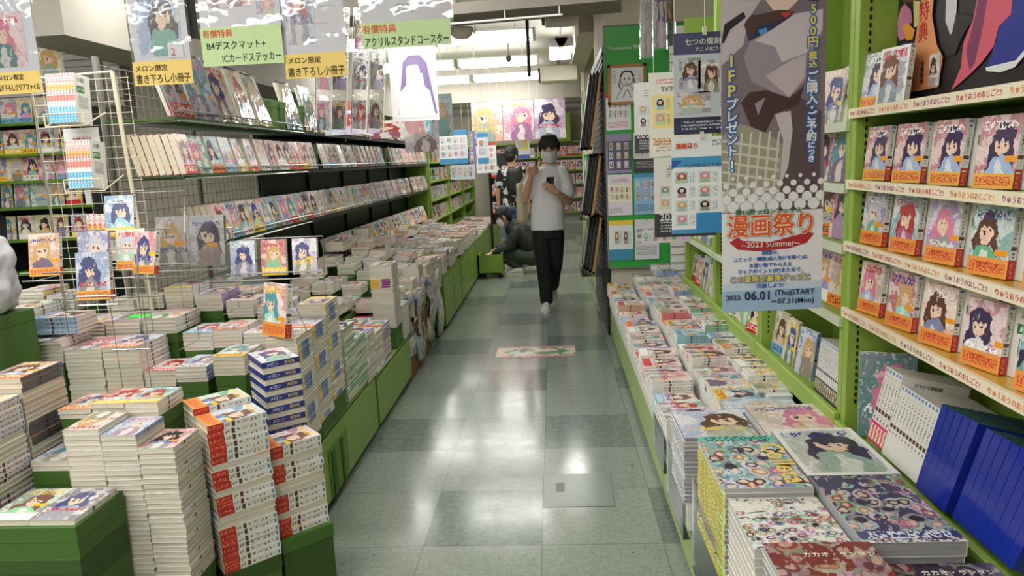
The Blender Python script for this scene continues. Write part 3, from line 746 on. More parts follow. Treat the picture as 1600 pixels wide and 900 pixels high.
# display copy standing on the blue-banded edge stack
disp = Spec('light_novel', .148, .21, .028, front=COVER_RED, spine=SPINE, extra=[('paper_band', band_mesh(.148, .21, .028, -.105, -.05, [ORANGE_BAND, RED_BAND]))])
book(disp, (-1.10, 2.70, .852+.1045), (PI/2-.16, 0, math.radians(-33)), 44.4, lin((214,140,150))+(1,), 'red-banded novel standing upright as a display copy on the blue-banded edge stack', 'display copies on the front table')
r = empty('display_easel', (-1.10, 2.72, .851), (0,0,math.radians(-33)))
MB().tube([(-.05,-.03,.004),(-.05,.07,.004),(-.05,.02,.13)], .0025, 6).tube([(.05,-.03,.004),(.05,.07,.004),(.05,.02,.13)], .0025, 6).tube([(-.05,.02,.13),(.05,.02,.13)], .0025, 6).obj('wire', M['chrome'], r)
tag(r, 'thin wire easel behind the upright red-banded novel', 'easel')

# ------------------------------------------------------------------ face-out display copies on wire stands
facing = Spec('light_novel', .108, .152, .018, extra=[('paper_band', band_mesh(.108, .152, .018, -.076, -.046, [YEL_BAND, RED_BAND]))])
facing_p = Spec('light_novel', .108, .152, .018)
facing_b = Spec('comic_book', .15, .212, .02, front=COVER, extra=[('film_wrap', MB().box(-.0765,-.1075,-.001,.0765,.1075,.0212).mesh('film_wrap', M['film']))])
GD = 'display copies on the front table'
fo = [ # spec, x, y, z of foot, lean, turn, seed, tint, words
    (facing, -1.83, 2.44, 1.165, .20, .10, 11.3, (225,150,120), 'fair-haired figure cover novel at the shelf side end of the front wire stand', .35),
    (facing, -1.66, 2.46, 1.165, .20, .05, 17.8, (150,120,180), 'silver-haired figure cover novel in the middle of the front wire stand', .55),
    (facing, -1.545, 2.50, 1.165, .22, .0, 17.9, (200,190,120), 'silver-haired figure cover novel half hidden at the aisle side of the wire stand', .55),
    (facing_p, -1.60, 2.55, 1.285, .2, .03, 23.4, (130,170,220), 'sky blue cover novel topmost on the tall wire stand', .85),
    (facing, -1.47, 2.47, 1.155, .22, -.35, 28.2, (220,120,130), 'red-toned cover novel turned sideways on the tall wire stand', .85),
    (facing, -1.475, 2.17, 1.12, .16, .05, 23.6, (140,170,220), 'pale blue cover novel lowest and foremost on the tall wire stand', .85),
    (facing_b, -1.63, 2.95, 1.115, .16, .0, 61.2, (210,200,200), 'film-wrapped grey cover comic, shelf side of a pair on the stacks'),
    (facing_b, -1.475, 2.94, 1.115, .16, .0, 66.9, (190,190,200), 'film-wrapped grey cover comic, aisle side of a pair on the stacks'),
    (facing_p, -1.335, 2.95, 1.06, .16, .0, 71.5, (160,190,220), 'pale blue cover novel, shelf side of three standing copies'),
    (facing_p, -1.20, 2.95, 1.06, .16, .0, 75.1, (200,80,90), 'red and white cover novel, middle of three standing copies'),
    (facing_p, -1.065, 2.95, 1.06, .16, -.04, 79.7, (200,200,215), 'white and violet cover novel, aisle side of three standing copies'),
]
for (sp, x, y, z, lean, turn, sd, tc, lb, *hr) in fo:
    _o = book(sp, (x, y, z+sp.l/2*math.cos(lean)), (PI/2-lean, 0, turn), sd, lin(tc)+(1,), lb, GD)
    if hr: _o['hair'] = hr[0]
def wire_stand(x0, x1, y, z, zb, lb):
    r = empty('wire_stand', ((x0+x1)/2, y, zb)); a = (x1-x0)/2; h = z-zb
    m = MB()
    for s in (-1, 1): m.tube([(s*a*.8,-.05,.003),(s*a*.8,.10,.003),(s*a*.8,.10,h),(s*a*.8,-.035,h),(s*a*.8,-.04,h+.03)], .002, 6)
    m.tube([(-a,-.035,h),(a,-.035,h)], .003, 6).tube([(-a,-.04,h+.03),(a,-.04,h+.03)], .003, 6).tube([(-a,.10,h*.6),(a,.10,h*.6)], .003, 6)
    m.obj('wire_frame', M['chrome'], r)
    m = MB(); m.tube([(-a*.8,.10,h),(-a*.8,.13,h+.16),(a*.8,.13,h+.16),(a*.8,.10,h)], .003, 6).obj('back_wire', M['chrome'], r)
    tag(r, lb, 'wire stand', 'wire display stands'); return r
wire_stand(-1.92, -1.50, 2.45, 1.15, .916, 'long wire stand carrying three face-out novels beside the white bag')
wire_stand(-1.66, -1.40, 2.56, 1.28, .852, 'tall wire stand carrying the topmost blue cover novel')
wire_stand(-1.53, -1.40, 2.18, 1.105, .645, 'small wire stand carrying the foremost blue cover novel')
wire_stand(-1.72, -1.40, 2.95, 1.10, .90, 'wire stand carrying the pair of film-wrapped comics')
wire_stand(-1.41, -.99, 2.96, 1.045, .842, 'wire stand carrying three standing novels in a row')
# pale blue spines lying beside the tall stand
lightblue = Spec('comic_book', .127, .182, .017, spine=spine_mat('pale_blue_spine', base=(170,196,222)))
stack(lightblue, -2.0, 2.62, .967, 4, 'small pale blue stack behind the wire stand', GI, rot=-PI/2, desc='pale blue comic book')

# ------------------------------------------------------------------ long tables and cabinets on the aisle
def cabinet(y0, y1, h, label, xf=-1.045, xb=-1.72, panels=1, vent=False, cat='display table'):
    r = empty('display_table', ((xf+xb)/2, (y0+y1)/2, 0)); a = (xf-xb)/2; b = (y1-y0)/2
    MB().box(-a, -b, .03, a-.012, b, h-.02).obj('body', M['lime_dark'], r)
    MB().box(-a+.03, -b+.02, 0, a-.05, b-.02, .03).obj('plinth', M['black'], r)
    MB().box(-a, -b, h-.02, a, b, h).obj('tabletop', M['lime'], r, bevel=.003)
    w = (y1-y0)/panels
    for i in range(panels):
        p = MB().box(a-.012, -b+w*i+.012, .035, a+.002, -b+w*(i+1)-.012, h-.03).obj('panel', M['lime'], r, bevel=.003)
        if y0 > 6: MB().box(a+.002, -b+w*i+.02, h*.55, a+.006, -b+w*(i+1)-.02, h*.55+.012).obj('rail', M['lime_dark'], p)
    if vent:
        v = MB().box(a, -.30, .04, a+.006, -.02, .27).obj('leg_recess', M['lime_dark'], r)
        MB().box(a+.006, -.27, .04, a+.012, -.22, .25).box(a+.006, -.13, .04, a+.012, -.10, .26).obj('bar', M['carton'], v)
    tag(r, label, cat, 'lime green tables along the aisle'); return r
cabinet(2.63, 3.80, .36, 'lime green table with a leg recess behind the corner novels', vent=True)
cabinet(3.82, 4.76, .335, 'lime green table just before the hanging wrapped prints')
cabinet(4.80, 6.22, .40, 'lime green table hidden behind the hanging wrapped prints', xf=-1.12)
cabinet(6.26, 7.40, .50, 'lime green table just past the hanging wrapped prints', xf=-1.02, panels=2)
cabinet(7.44, 8.86, .50, 'lime green table before the open drawer cart', xf=-1.02, panels=2)
cabinet(8.90, 10.9, .50, 'lime green table with the crouching man beside it', xf=-1.02, xb=-1.645, panels=3)
cabinet(10.94, 13.0, .50, 'lime green table at the far end of the row', xf=-1.02, xb=-1.645, panels=3)
# open drawer cart on castors
r = empty('drawer_cart', (-.86, 9.2, 0))
MB().box(-.15,-.2,.06,.15,-.185,.31).box(-.15,.185,.06,.15,.2,.31).box(-.15,-.2,.06,.15,.2,.075).box(-.15,-.2,.06,-.135,.2,.31).obj('box', M['lime'], r)
f = MB().box(.15,-.21,.05,.168,.21,.325).obj('front', M['lime'], r, bevel=.003); MB().tube([(.168,-.06,.22),(.19,-.06,.22),(.19,.06,.22),(.168,.06,.22)], .006, 6).obj('handle', M['grey'], f)
for sx in (-.11,.11):
    for sy in (-.15,.15): MB().tube([(sx,sy-.012,.03),(sx,sy+.012,.03)], .03, 10).box(sx-.012,sy-.014,.03,sx+.012,sy+.014,.062).obj('castor', M['black'], r)
tag(r, 'lime green drawer cart pulled out in the aisle beside the crouching man', 'drawer')

# paperbacks piled on these tables
pb_sp = Spec('paperback', .127, .182, .0135, parts=False)
GP = 'paperbacks piled on the long tables'
rp = random.Random(5)
def interp(t, pts):
    for (a, b), (c, d) in zip(pts, pts[1:]):
        if t <= c: return b + (d-b)*max(0, (t-a))/(c-a)
    return pts[-1][1]
COLS = [-1.10, -1.236, -1.372, -1.508, -1.644]
far_books = []   # the smallest and farthest ones, one object at the end
EDGE = [(3.2,.76),(3.45,.60),(3.8,.56),(4.2,.53),(4.6,.56),(5.2,.70),(5.8,.70),(6.7,.665),(9.0,.63)]
Y = 3.262; row = 0; plan = []
while Y < 9.2:
    tb = .362 if Y+.18 < 3.81 else .337 if Y+.1 < 4.78 else .402 if Y+.1 < 6.24 else .502
    for j, x in enumerate(COLS):
        if 4.70 < Y < 4.79: continue
        z = interp(Y, EDGE) + j*(.062 if Y < 6 else .03) + rp.uniform(-.035, .045)
        if j == 0 and (abs(Y-4.36) < .186 or abs(Y-5.22) < .186): continue
        n = min(max(2, int((z-tb)/.0135)), 12 if j == 0 else 5)
        if j == 0 and Y < 6.2: n = int((z-tb)/.0135)
        plan.append((Y, j, x, z, n, tb, row))
    row += 1; Y += .189
for (Y, j, x, z, n, tb, row) in plan:
    sd = rp.uniform(1, 99); tint, cn = pick_tint(rp)
    if Y > 6.2: x += .018
    lo = z - n*.0135
    for i in range(n):
        where = 'paperback with pale page edges, %s from top, %s stack back, %s row from aisle' % (nth(i+1), nth(row+1), nth(j+1))
        far_books.append((Y + (6 if i > 3 and j else 0) + j*.1, (x+rp.uniform(-.003,.003), Y+.091+rp.uniform(-.003,.003), z-.0135*(i+1)), rp.uniform(-.02,.02) + (PI if rp.random() < .5 else 0), sd, tint, where))
far_books.sort(key=lambda t: t[0])
for (k, loc, rz, sd, tint, where) in far_books[:300]: book(pb_sp, loc, (0,0,rz), sd, tint, where, GP)
def stuff_books(name, items, w, l, t, label, cat):
    """the many small far ones, in one mesh"""
    V, F, UV, MI, SD, TI = [], [], [], [], [], []
    base = pb_sp.cover
    for (loc, rot, sd, tint) in items:
        m = Matrix.Translation(loc) @ rot; b = len(V)
        hw, hl = w/2, l/2
        pts = [(-hw,-hl,0),(hw,-hl,0),(hw,hl,0),(-hw,hl,0),(-hw,-hl,t),(hw,-hl,t),(hw,hl,t),(-hw,hl,t)]
        V += [tuple(m @ Vector(p)) for p in pts]
        for q, mi in (((4,5,6,7),0),((6,5,1,2),1),((3,2,1,0),2),((0,1,5,4),3),((2,3,7,6),3),((3,0,4,7),3)):
            F.append(tuple(b+i for i in q)); UV += ([(0,0),(1,0),(1,1),(0,1)] if mi != 1 else [(0,1),(1,1),(1,0),(0,0)]); MI.append(mi); SD.append(sd); TI.append(tint)
    me = bpy.data.meshes.new(name); me.from_pydata(V, [], F)
    me.uv_layers.new(name='UVMap').data.foreach_set('uv', [c for p in UV for c in p]); me.polygons.foreach_set('material_index', MI)
    for mt in (COVER_S, SPINE_S, BACK, PAGES): me.materials.append(mt)
    a = me.attributes.new('seed', 'FLOAT', 'FACE'); a.data.foreach_set('value', SD)
    a = me.attributes.new('tint', 'FLOAT_COLOR', 'FACE'); a.data.foreach_set('color', [c for t in TI for c in t])
    o = bpy.data.objects.new(name, me); COL.objects.link(o); tag(o, label, cat, None, 'stuff'); return o
stuff_books('piled_paperbacks', [(l, Matrix.Rotation(r, 4, 'Z'), s, t) for (_, l, r, s, t, _w) in far_books[300:]], .127, .182, .0135, 'the many further small paperbacks piled on the long tables', 'books')
# risers that lift the inner columns
for k, (a, b, tb) in enumerate(((3.262,3.80,.362),(3.83,4.74,.337),(4.81,6.2,.402),(6.27,7.39,.502),(7.45,8.84,.502),(8.92,9.32,.502))):
    for j in range(1, 5):
        lo = [z-n*.0135 for (Y, jj, x, z, n, t_, rw) in plan if jj == j and a-.1 <= Y <= b]
        if not lo: continue
        h = min(lo)-.004
        if h-tb > .02:
            x = COLS[j] + (.018 if a > 6.2 else 0)
            box_thing('display_riser', x-.062, a+.005, tb, x+.062, b-.005, h, M['carton'], 'long green riser under the %s row from aisle, %s table back' % (nth(j+1), nth(k+1)), 'riser')
# two tall banded stacks that stick up
def banded(x, y, z, n, cols, wh, base):
    pr = Spec('banded_comic', .142, .182, .0145, spine=SPINE)
    bm_ = MB().box(-.071,-.0918,.0008,-.02,-.0910,.0137, mi=0).box(-.0,-.0918,.0008,.055,-.0910,.0137, mi=1)
    me = bm_.mesh('printed_edge', [plain(cols[0], .4, name='edge_print_%d' % cols[0][0]), plain(cols[1], .4, name='edge_print_%d' % cols[1][2])])
    for i in range(n):
        o = book(pr, (x+rb.uniform(-.002,.002), y+.091, z-.0145*(i+1)), (0,0,rb.uniform(-.02,.02)), 12.2, lin((200,190,180))+(1,), '%s comic, %s from top' % (wh, nth(i+1)), 'banded comics on the edge stacks')
        if 6 <= i <= 9:
            q = bpy.data.objects.new('printed_edge', me); COL.objects.link(q); q.parent = o
    box_thing('display_riser', x-.07, y+.002, base, x+.07, y+.18, z-.0145*n, M['carton'], 'dark riser under the %s comics' % wh, 'riser')
banded(-1.108, 4.36, .885, 28, ((226,170,50),(140,50,120)), 'amber and purple edged', .337)
banded(-1.11, 5.22, .745, 20, ((226,228,232),(40,120,190)), 'white and blue edged', .402)
# magazines on the far ledge tables
ledge = Spec('ledge_magazine', .182, .257, .006, front=COVER, parts=False)
for i in range(12):
    for j in range(3):
        z = .505 + rp.choice((.006, .012, .018, .03)); y = 9.45+.275*i; x = -1.12-.19*j
        book(ledge, (x, y, z), (0,0,rp.uniform(-.03,.03)), rp.uniform(1,99), pick_tint(rp)[0], 'magazine lying on the far ledge, %s back, %s row from aisle' % (nth(i+1), nth(j+1)), 'magazines on the far ledge')
        book(ledge, (x, y, z-.0065), (0,0,rp.uniform(-.03,.03)), rp.uniform(1,99), pick_tint(rp)[0], 'magazine under the %s one back on the far ledge, %s row from aisle' % (nth(i+1), nth(j+1)), 'magazines on the far ledge')

# wrapped prints hanging on the table side, cardboard behind
wrap = cover_mat('wrapped_print', sticker=False, rough=.15, sat=.4)
for k, (y, w, z0, z1, c) in enumerate(((4.86,.20,.16,.62,(60,60,72)),(5.08,.24,.08,.60,(90,84,80)),(5.34,.22,.16,.64,(150,90,80)),(5.58,.22,.10,.62,(60,66,84)),(5.82,.2,.14,.60,(170,176,180)),(6.03,.2,.02,.60,(190,194,196)))):
    r = empty('wrapped_print', (-1.06+.02*(k % 2), y, z0)); h = z1-z0
    m = MB(); n = 7
    rings = []
    for i in range(n):
        z = h*i/(n-1); pts = []
        for q in range(12):
            t = q/12*2*PI; sx = .022+.012*math.sin(t*3+i+k); pts.append((sx*math.cos(t)+.012*math.sin(i*1.3+k), (w/2)*(1-.1*abs(math.sin(i*.9+k)))*math.sin(t), z))
        rings.append(pts)
    m.loft(rings); o = m.obj('wrapping', wrap, r, smooth=True); o['seed'] = 3.0+k*5.7; o.color = lin(c)+(1,)
    MB().tube([(0,0,h),(0,0,h+.03),(-.05,0,h+.04)], .004, 6).obj('hook', M['chrome'], r)
    tag(r, 'crumpled wrapped print hanging on the table side, %s going back' % nth(k+1), 'wrapped print', 'wrapped prints hanging in the aisle')
r = empty('cardboard_box', (-1.092, 5.3, 0)); MB().box(-.02,-.52,0,.04,.3,.36).obj('body', M['brown'], r); MB().box(.04,-.2,.06,.043,.05,.2).obj('picture_label', M['paper'], r); MB().box(.03,-.52,.30,.05,.3,.38).obj('flap', M['brown'], r)
tag(r, 'brown cardboard box leaning behind the hanging wrapped prints', 'box')

# ------------------------------------------------------------------ long black shelves
XS = -1.78
r = empty('black_bookshelf', (XS-.03, 7.1, 0))
MB().box(-.2,-2.35,.05,-.17,2.35,2.0).obj('back_panel', M['dgreen'], r)
for i in range(6): MB().box(-.2,-2.35+i*.94-.02,0,-.15,-2.35+i*.94+.02,2.05).obj('upright', M['black'], r)
for z in (1.75, 1.495, 1.163):
    s = MB().box(-.2,-2.35,z-.022,.16,2.35,z).obj('shelf_board', M['black'], r)
    m = MB().tube([(.17,-2.35,z+.03),(.17,2.35,z+.03)], .003, 6)
    for q in range(60): m.tube([(.17,-2.32+q*.079,z-.01),(.17,-2.32+q*.079,z+.03)], .0018, 4)
    m.obj('wire_lip', M['chrome'], s)
MB().box(-.3,2.35,0,.13,2.38,2.1).obj('end_panel', M['lime'], r)
tag(r, 'long black shelving with three rows of face-out comics along the wall side', 'bookshelf')
r = empty('wire_bookshelf', (XS-.02, 3.93, 0))
m = MB()
for i in range(30): m.tube([(-.19,-.78+i*.054,.6),(-.19,-.78+i*.054,2.0)], .0018, 4)
for i in range(26): m.tube([(-.187,-.8,.62+i*.055),(-.187,.8,.62+i*.055)], .0018, 4)
m.obj('back_mesh', M['grey'], r)
for y in (-.79, .0, .79): MB().tube([(-.19,y,0),(-.19,y,2.03)], .014, 8).obj('post', M['grey'], r)
for z in (1.75, 1.495, 1.163):
    s = MB().box(-.18,-.80,z-.008,.15,.80,z).obj('shelf_liner', M['carton'], r)
    m = MB().tube([(.16,-.80,z+.035),(.16,.80,z+.035)], .004, 6).tube([(.16,-.80,z-.012),(.16,.80,z-.012)], .004, 6)
    for q in range(34): m.tube([(-.18,-.79+q*.048,z-.01),(.16,-.79+q*.048,z-.012),(.16,-.79+q*.048,z+.035)], .002, 4)
    m.obj('wire_basket', M['chrome'], s)
tag(r, 'wire mesh shelving with green lined wire shelves, first unit along the wall side', 'bookshelf')
GS = 'comics on the long black shelves'
sct = Spec('shelf_comic', .127, .182, .026, pages=pages_mat('cream_fore_edge', (226,216,190), (196,184,156))); sc = Spec('shelf_comic', .127, .182, .014); scp = Spec('shelf_comic', .127, .182, .014, parts=False)
mg = Spec('shelf_magazine', .21, .297, .007); mgp = Spec('shelf_magazine', .21, .297, .007, parts=False)
filmA = MB().box(-.108,-.151,-.001,.108,.165,.0082).mesh('film_bag', M['film'])
rs = random.Random(11)
cnt = 0; shelf_far = []
for row, (z, ya, yb) in enumerate(((1.752,3.2,9.4),(1.497,3.17,9.4),(1.165,3.45,9.4))):
    y = ya; k = 0; big = False
    while y < yb:
        k += 1
        sd = rs.uniform(1, 99); tint, cn = pick_tint(rs)
        big = row == 0 and y < 5.6
        sp0 = (mg if y < 5.2 else mgp) if big else (sc if y < 5 else scp)
        lean = rs.uniform(.20, .30); turn = PI/2 + rs.uniform(-.12, .10)
        n = (3 if big else rs.choice((2,3,5)) if y < 5 else rs.choice((1,2,2)))
        thick = (row == 1 and k == 1) or (row == 2 and k == 1)
        if thick: n = 7 if row == 1 else 5; sp0 = sct
        if rs.random() < .07 and k > 2:      # empty place filled by a green block
            box_thing('display_riser', XS-.17, y-.05, z, XS+.10, y+.05, z+.17, M['carton'], 'green filler block, %s place along the %s shelf from top' % (nth(k), nth(row+1)), 'filler')
            y += .14; continue
        for i in range(n):
            off = -sp0.t*1.12*i
            loc = (XS+.125+off - (.5*sp0.l)*math.sin(lean), y + rs.uniform(-.004,.004) - .006*i, z + .5*sp0.l*math.cos(lean)+.003)
            lb = 'comic facing out, copy %s deep, %s title along the %s shelf from top' % (nth(i+1), nth(k), nth(row+1))
            if big: lb = 'film-bagged magazine, copy %s deep, %s title along the top black shelf' % (nth(i+1), nth(k))
            cnt += 1
            if cnt > 640: continue
            o = book(sp0, loc, (PI/2-lean, 0, turn), sd, tint, lb, GS)
            if big and i == 0 and y < 5.2:
                q = bpy.data.objects.new('film_bag', filmA); COL.objects.link(q); q.parent = o
        y += (.226 if big else .15 if thick else .138) * rs.uniform(.96, 1.1)
# leaning comics at the back of the tables
y = 5.3; k = 0
while y < 9.3:
    k += 1; lean = .34
    for i in range(2):
        book(pb_sp if False else scp, (-1.735-.014*i*1.3 + .02, y-.01*i, .80-.02*(y-5.3)/4 + .091*math.cos(lean)), (PI/2-lean, 0, PI/2-.25), rs.uniform(1,99), pick_tint(rs)[0], 'comic leaning at the back of the tables, %s along, copy %s deep' % (nth(k), nth(i+1)), 'comics leaning behind the piles', name='leaning_comic')
    y += .125
box_thing('display_riser', -1.80, 5.2, .40, -1.712, 9.35, .785, M['carton'], 'long green ledge carrying the leaning comics behind the piles', 'ledge')

# wire grid at the end of the black shelves, comics in its racks
r = empty('wire_grid', (-2.0, 3.06, 0)); m = MB()
for i in range(10): m.tube([(-.24+i*.048,0,.75),(-.24+i*.048,0,1.93)], .0015, 4)
for i in range(25): m.tube([(-.24,-.003,.77+i*.048),(.20,-.003,.77+i*.048)], .0015, 4)
m.obj('mesh', M['ivory'], r)
MB().tube([(.175,0,.4),(.135,-.01,1.95)], .009, 8).obj('post', M['ivory'], r); MB().tube([(-.245,0,.4),(-.245,0,1.94)], .005, 8).obj('post', M['grey'], r)
MB().tube([(-.245,0,1.94),(.135,-.01,1.95)], .005, 8).obj('top_rail', M['ivory'], r)
tag(r, 'cream wire grid at the end of the black shelves', 'wire grid')
def booklet_spine(name, lo, mid):
    n = NT(name); u, v = n.uv(); s = n.mul(seed_of(n, 'OBJECT'), 7.31)
    g = n.noise(n.vec(n.mul(u, 40.0), n.mul(v, 2.4), 0.0), 1.0, 1.0, s).outputs[0]
    c = n.ramp(u, [rgb(224,226,226), rgb(226,206,200), rgb(224,190,120), rgb(228,226,222), rgb(222,150,140), rgb(*mid), rgb(*lo), rgb(*lo), rgb(*lo)])
    c = n.mix(n.mul(n.gt(g, .52), n.band(v, .2, .8)), c, n.mix(n.gt(u, .6), rgb(200,90,90), rgb(232,240,246)))
    n.bsdf(c, .3); return n.mat
slim = Spec('rack_booklet', .10, .20, .0135, front=plain((206,214,220), .3, name='booklet_white'), spine=booklet_spine('booklet_spine', (96,176,214), (220,226,228)), parts=False)
slim2 = Spec('rack_booklet', .10, .20, .0235, front=plain((186,200,220), .3, name='booklet_blue'), spine=booklet_spine('booklet_spine_violet', (120,140,190), (210,190,210)), parts=False)
for g, (x, z, nn, sp_) in enumerate(((-2.07,1.83,9,slim),(-2.03,1.56,8,slim),(-1.985,1.25,4,slim2))):
    for i in range(nn):
        book(sp_, (x+sp_.t*(i+1), 2.955, z), (PI/2, -.10, -PI/2), 5.5+g, lin((150,200,225))+(1,), 'slim blue and white booklet, %s in the %s rack on the wire grid' % (nth(i+1), ('top','middle','lower')[g]), 'booklets racked on the wire grid')
    r = empty('wire_rack', (x+.06, 2.97, z-.108)); MB().tube([(-.08,.08,.06),(-.08,-.07,.0),(.09,-.07,.0),(.09,.08,.06)], .003, 6).tube([(-.08,-.07,.05),(.09,-.07,.05)], .003, 6).tube([(-.08,-.07,0),(-.08,-.07,.05)], .003, 6).tube([(.09,-.07,0),(.09,-.07,.05)], .003, 6).obj('wire', M['ivory'], r)
    tag(r, 'small wire rack holding blue booklets, %s on the grid' % ('top','middle','lowest')[g], 'wire rack')

# ------------------------------------------------------------------ shelf across the back of the next aisle
r = empty('bookshelf', (-4.3, 5.42, 0)); 
MB().box(-.88,.16,0,.78,.19,2.05).obj('back_panel', M['dgreen'], r)
for x in (-.85, -.02, .77): MB().box(x-.012,-.12,0,x+.012,.19,2.05).obj('upright', M['black'], r)
for z in (1.945, 1.715, 1.512, 1.31, 1.06, .8): MB().box(-.86,-.14,z-.018,.77,.17,z).obj('shelf_board', M['lime_dark'], r)
tag(r, 'dark shelving with lime shelf edges in the next aisle', 'bookshelf')
bg = Spec('bagged_comic', .128, .184, .012, parts=False)
for row, z in enumerate((1.945, 1.715, 1.512, 1.31, 1.06)):
    x = -5.1; k = 0
    while x < -3.62:
        k += 1
        book(bg, (x, 5.36, z+.092), (PI/2-.12, 0, rs.uniform(-.12,.12)), rs.uniform(1,99), pick_tint(rs)[0], 'comic in clear film, %s along the %s shelf from top of the next aisle' % (nth(k), nth(row+1)), 'bagged comics in the next aisle')
        x += rs.uniform(.125,.15)
    box_thing('display_riser', -3.605, 5.31, z, -3.535, 5.40, z+(.15 if row < 2 else .18), M['carton'] if row < 2 else M['paper'], '%s block at the end of the %s shelf in the next aisle' % ('green' if row < 2 else 'white', nth(row+1)), 'filler')
r = empty('slatwall', (-4.1, 5.72, 2.08)); MB().box(-.7,0,0,.66,.02,.5).obj('board', M['white'], r)
m = MB()
for i in range(9): m.box(-.7,-.004,.05+i*.052,.66,.001,.056+i*.052)
m.obj('groove', M['grey'], r); MB().box(.5,-.03,-.02,.53,0,.52).obj('strip', M['cream'], r)
tag(r, 'white slatted wall panel above the shelf in the next aisle', 'slat panel')
# white bag resting on stacks at the edge
r = empty('white_bag', (-2.14, 2.43, 1.03)); m = MB(); rings = []
for i in range(9):
    t = i/8; z = .30*t; k = .165*math.sin(PI*(.22+.66*t))**.5
    rings.append([(k*math.cos(q*PI/12)*(1+.06*math.sin(q*1.9+i*.8)+.04*math.sin(q*4.1+i)), .8*k*math.sin(q*PI/12)*(1+.06*math.cos(q*2.3+i)), z+.012*math.sin(q*1.3)) for q in range(24)])
m.loft(rings); m.obj('body', plain((186,186,192), .6, name='white_cloth'), r, smooth=True)
bb = r.children[0]; ss = bb.modifiers.new('s', 'SUBSURF'); ss.levels = ss.render_levels = 2
bt = bpy.data.textures.new('bag_creases', 'CLOUDS'); bt.noise_scale = .09; bd = bb.modifiers.new('d', 'DISPLACE'); bd.texture = bt; bd.strength = .06
MB().tube([(-.12,-.1,.28),(.02,-.12,.285),(.10,-.09,.26),(.15,-.06,.16)], .006, 6).obj('strap', M['black'], r)
tag(r, 'white cloth bag with a black strap edge on the stacks', 'bag')
box_thing('display_riser', -2.26, 2.32, 0, -2.0, 2.55, 1.029, M['carton'], 'green carton under the white cloth bag', 'carton')
r = empty('floor_plate', (.059, 3.043, 0)); MB().box(-.157,-.1625,.0003,.157,.1625,.0016).obj('plate', plain((122,131,123), .24, name='floor_plate_grey', vary=.04), r)
MB().box(-.159,-.1645,.0002,.159,.1645,.0009).obj('seam', M['dgrey'], r); MB().box(-.10,-.02,.0016,-.06,.07,.0022).obj('finger_pull', M['grey'], r)
tag(r, 'smooth grey inspection plate set in the aisle floor tiles', 'floor plate')
o = MB().box(-.07,-.035,0,.07,.035,.0012).obj('green_card', plain((70,214,80), .5, name='bright_green_card'), loc=(-1.795, 2.93, .9055), rot=(0,0,.15)); tag(o, 'bright green card lying on a stack before the wire grid', 'card')

# ------------------------------------------------------------------ low table along the right side
r = empty('display_table', (.655, 3.45, 0))
MB().box(-.215,-2.4,.03,.225,2.4,.25).obj('body', plain((150,172,104),.45,name='pale_lime_paint'), r)
MB().box(-.18,-2.38,0,.2,2.38,.03).obj('plinth', M['black'], r)
MB().box(-.221,-2.4,.25,.225,2.4,.275).obj('tabletop', plain((150,172,104),.45,name='pale_lime_paint'), r, bevel=.003)
for i in range(5): MB().box(-.223,-2.38+i*.96,.04,-.215,-2.38+i*.96+.93,.245).obj('panel', plain((158,180,112),.45,name='pale_lime_panel'), r, bevel=.002)
tag(r, 'low pale green table along the posters and bookshelves side', 'display table')
box_thing('display_riser', .42, 2.62, .276, .60, 5.78, .385, M['white'], 'white riser under the aisle side row of the low table', 'riser')
box_thing('display_riser', .61, 2.62, .276, .775, 5.78, .50, M['white'], 'white riser under the middle row of the low table', 'riser')
box_thing('display_riser', .78, 2.62, .276, .873, 5.78, .575, M['white'], 'white riser under the inner row of the low table', 'riser')
mv = Spec('manga_volume', .128, .178, .0135, pages=PAGES_W); mv2 = Spec('manga_volume', .128, .172, .0135, pages=PAGES_W)
mv3 = Spec('manga_volume', .10, .15, .0135, pages=PAGES_W)
rr_ = random.Random(3)
def rtable():
    GRt = 'manga laid in rows on the low table'
    for c, (x, sp, base, nm, pitch) in enumerate(((.492, mv, .385, 'aisle side', .136), (.692, mv2, .50, 'middle', .136), (.826, mv3, .575, 'inner', .136))):
        y = 2.64; k = 0
        while y < 5.68:
            k += 1; sd = rr_.uniform(1, 99); tint, _ = pick_tint(rr_)
            n = rr_.choice((6,7,7,8,5,9)) if c == 0 else rr_.choice((3,4,5,2)) if c == 1 else rr_.choice((2,3,1))
            if c == 0 and k in (4, 12): n += 2
            for i in range(n):
                # spine towards the camera side, so that the covers lie across
                book(sp, (x+rr_.uniform(-.003,.003), y+.064+rr_.uniform(-.002,.002), base+.0005+sp.t*(n-1-i)), (0,0,-PI/2+rr_.uniform(-.02,.02)), sd, tint,
                     'manga volume, %s from top, %s pile back, %s row of the low table' % (nth(i+1), nth(k), nm), GRt)
            y += pitch
rtable()
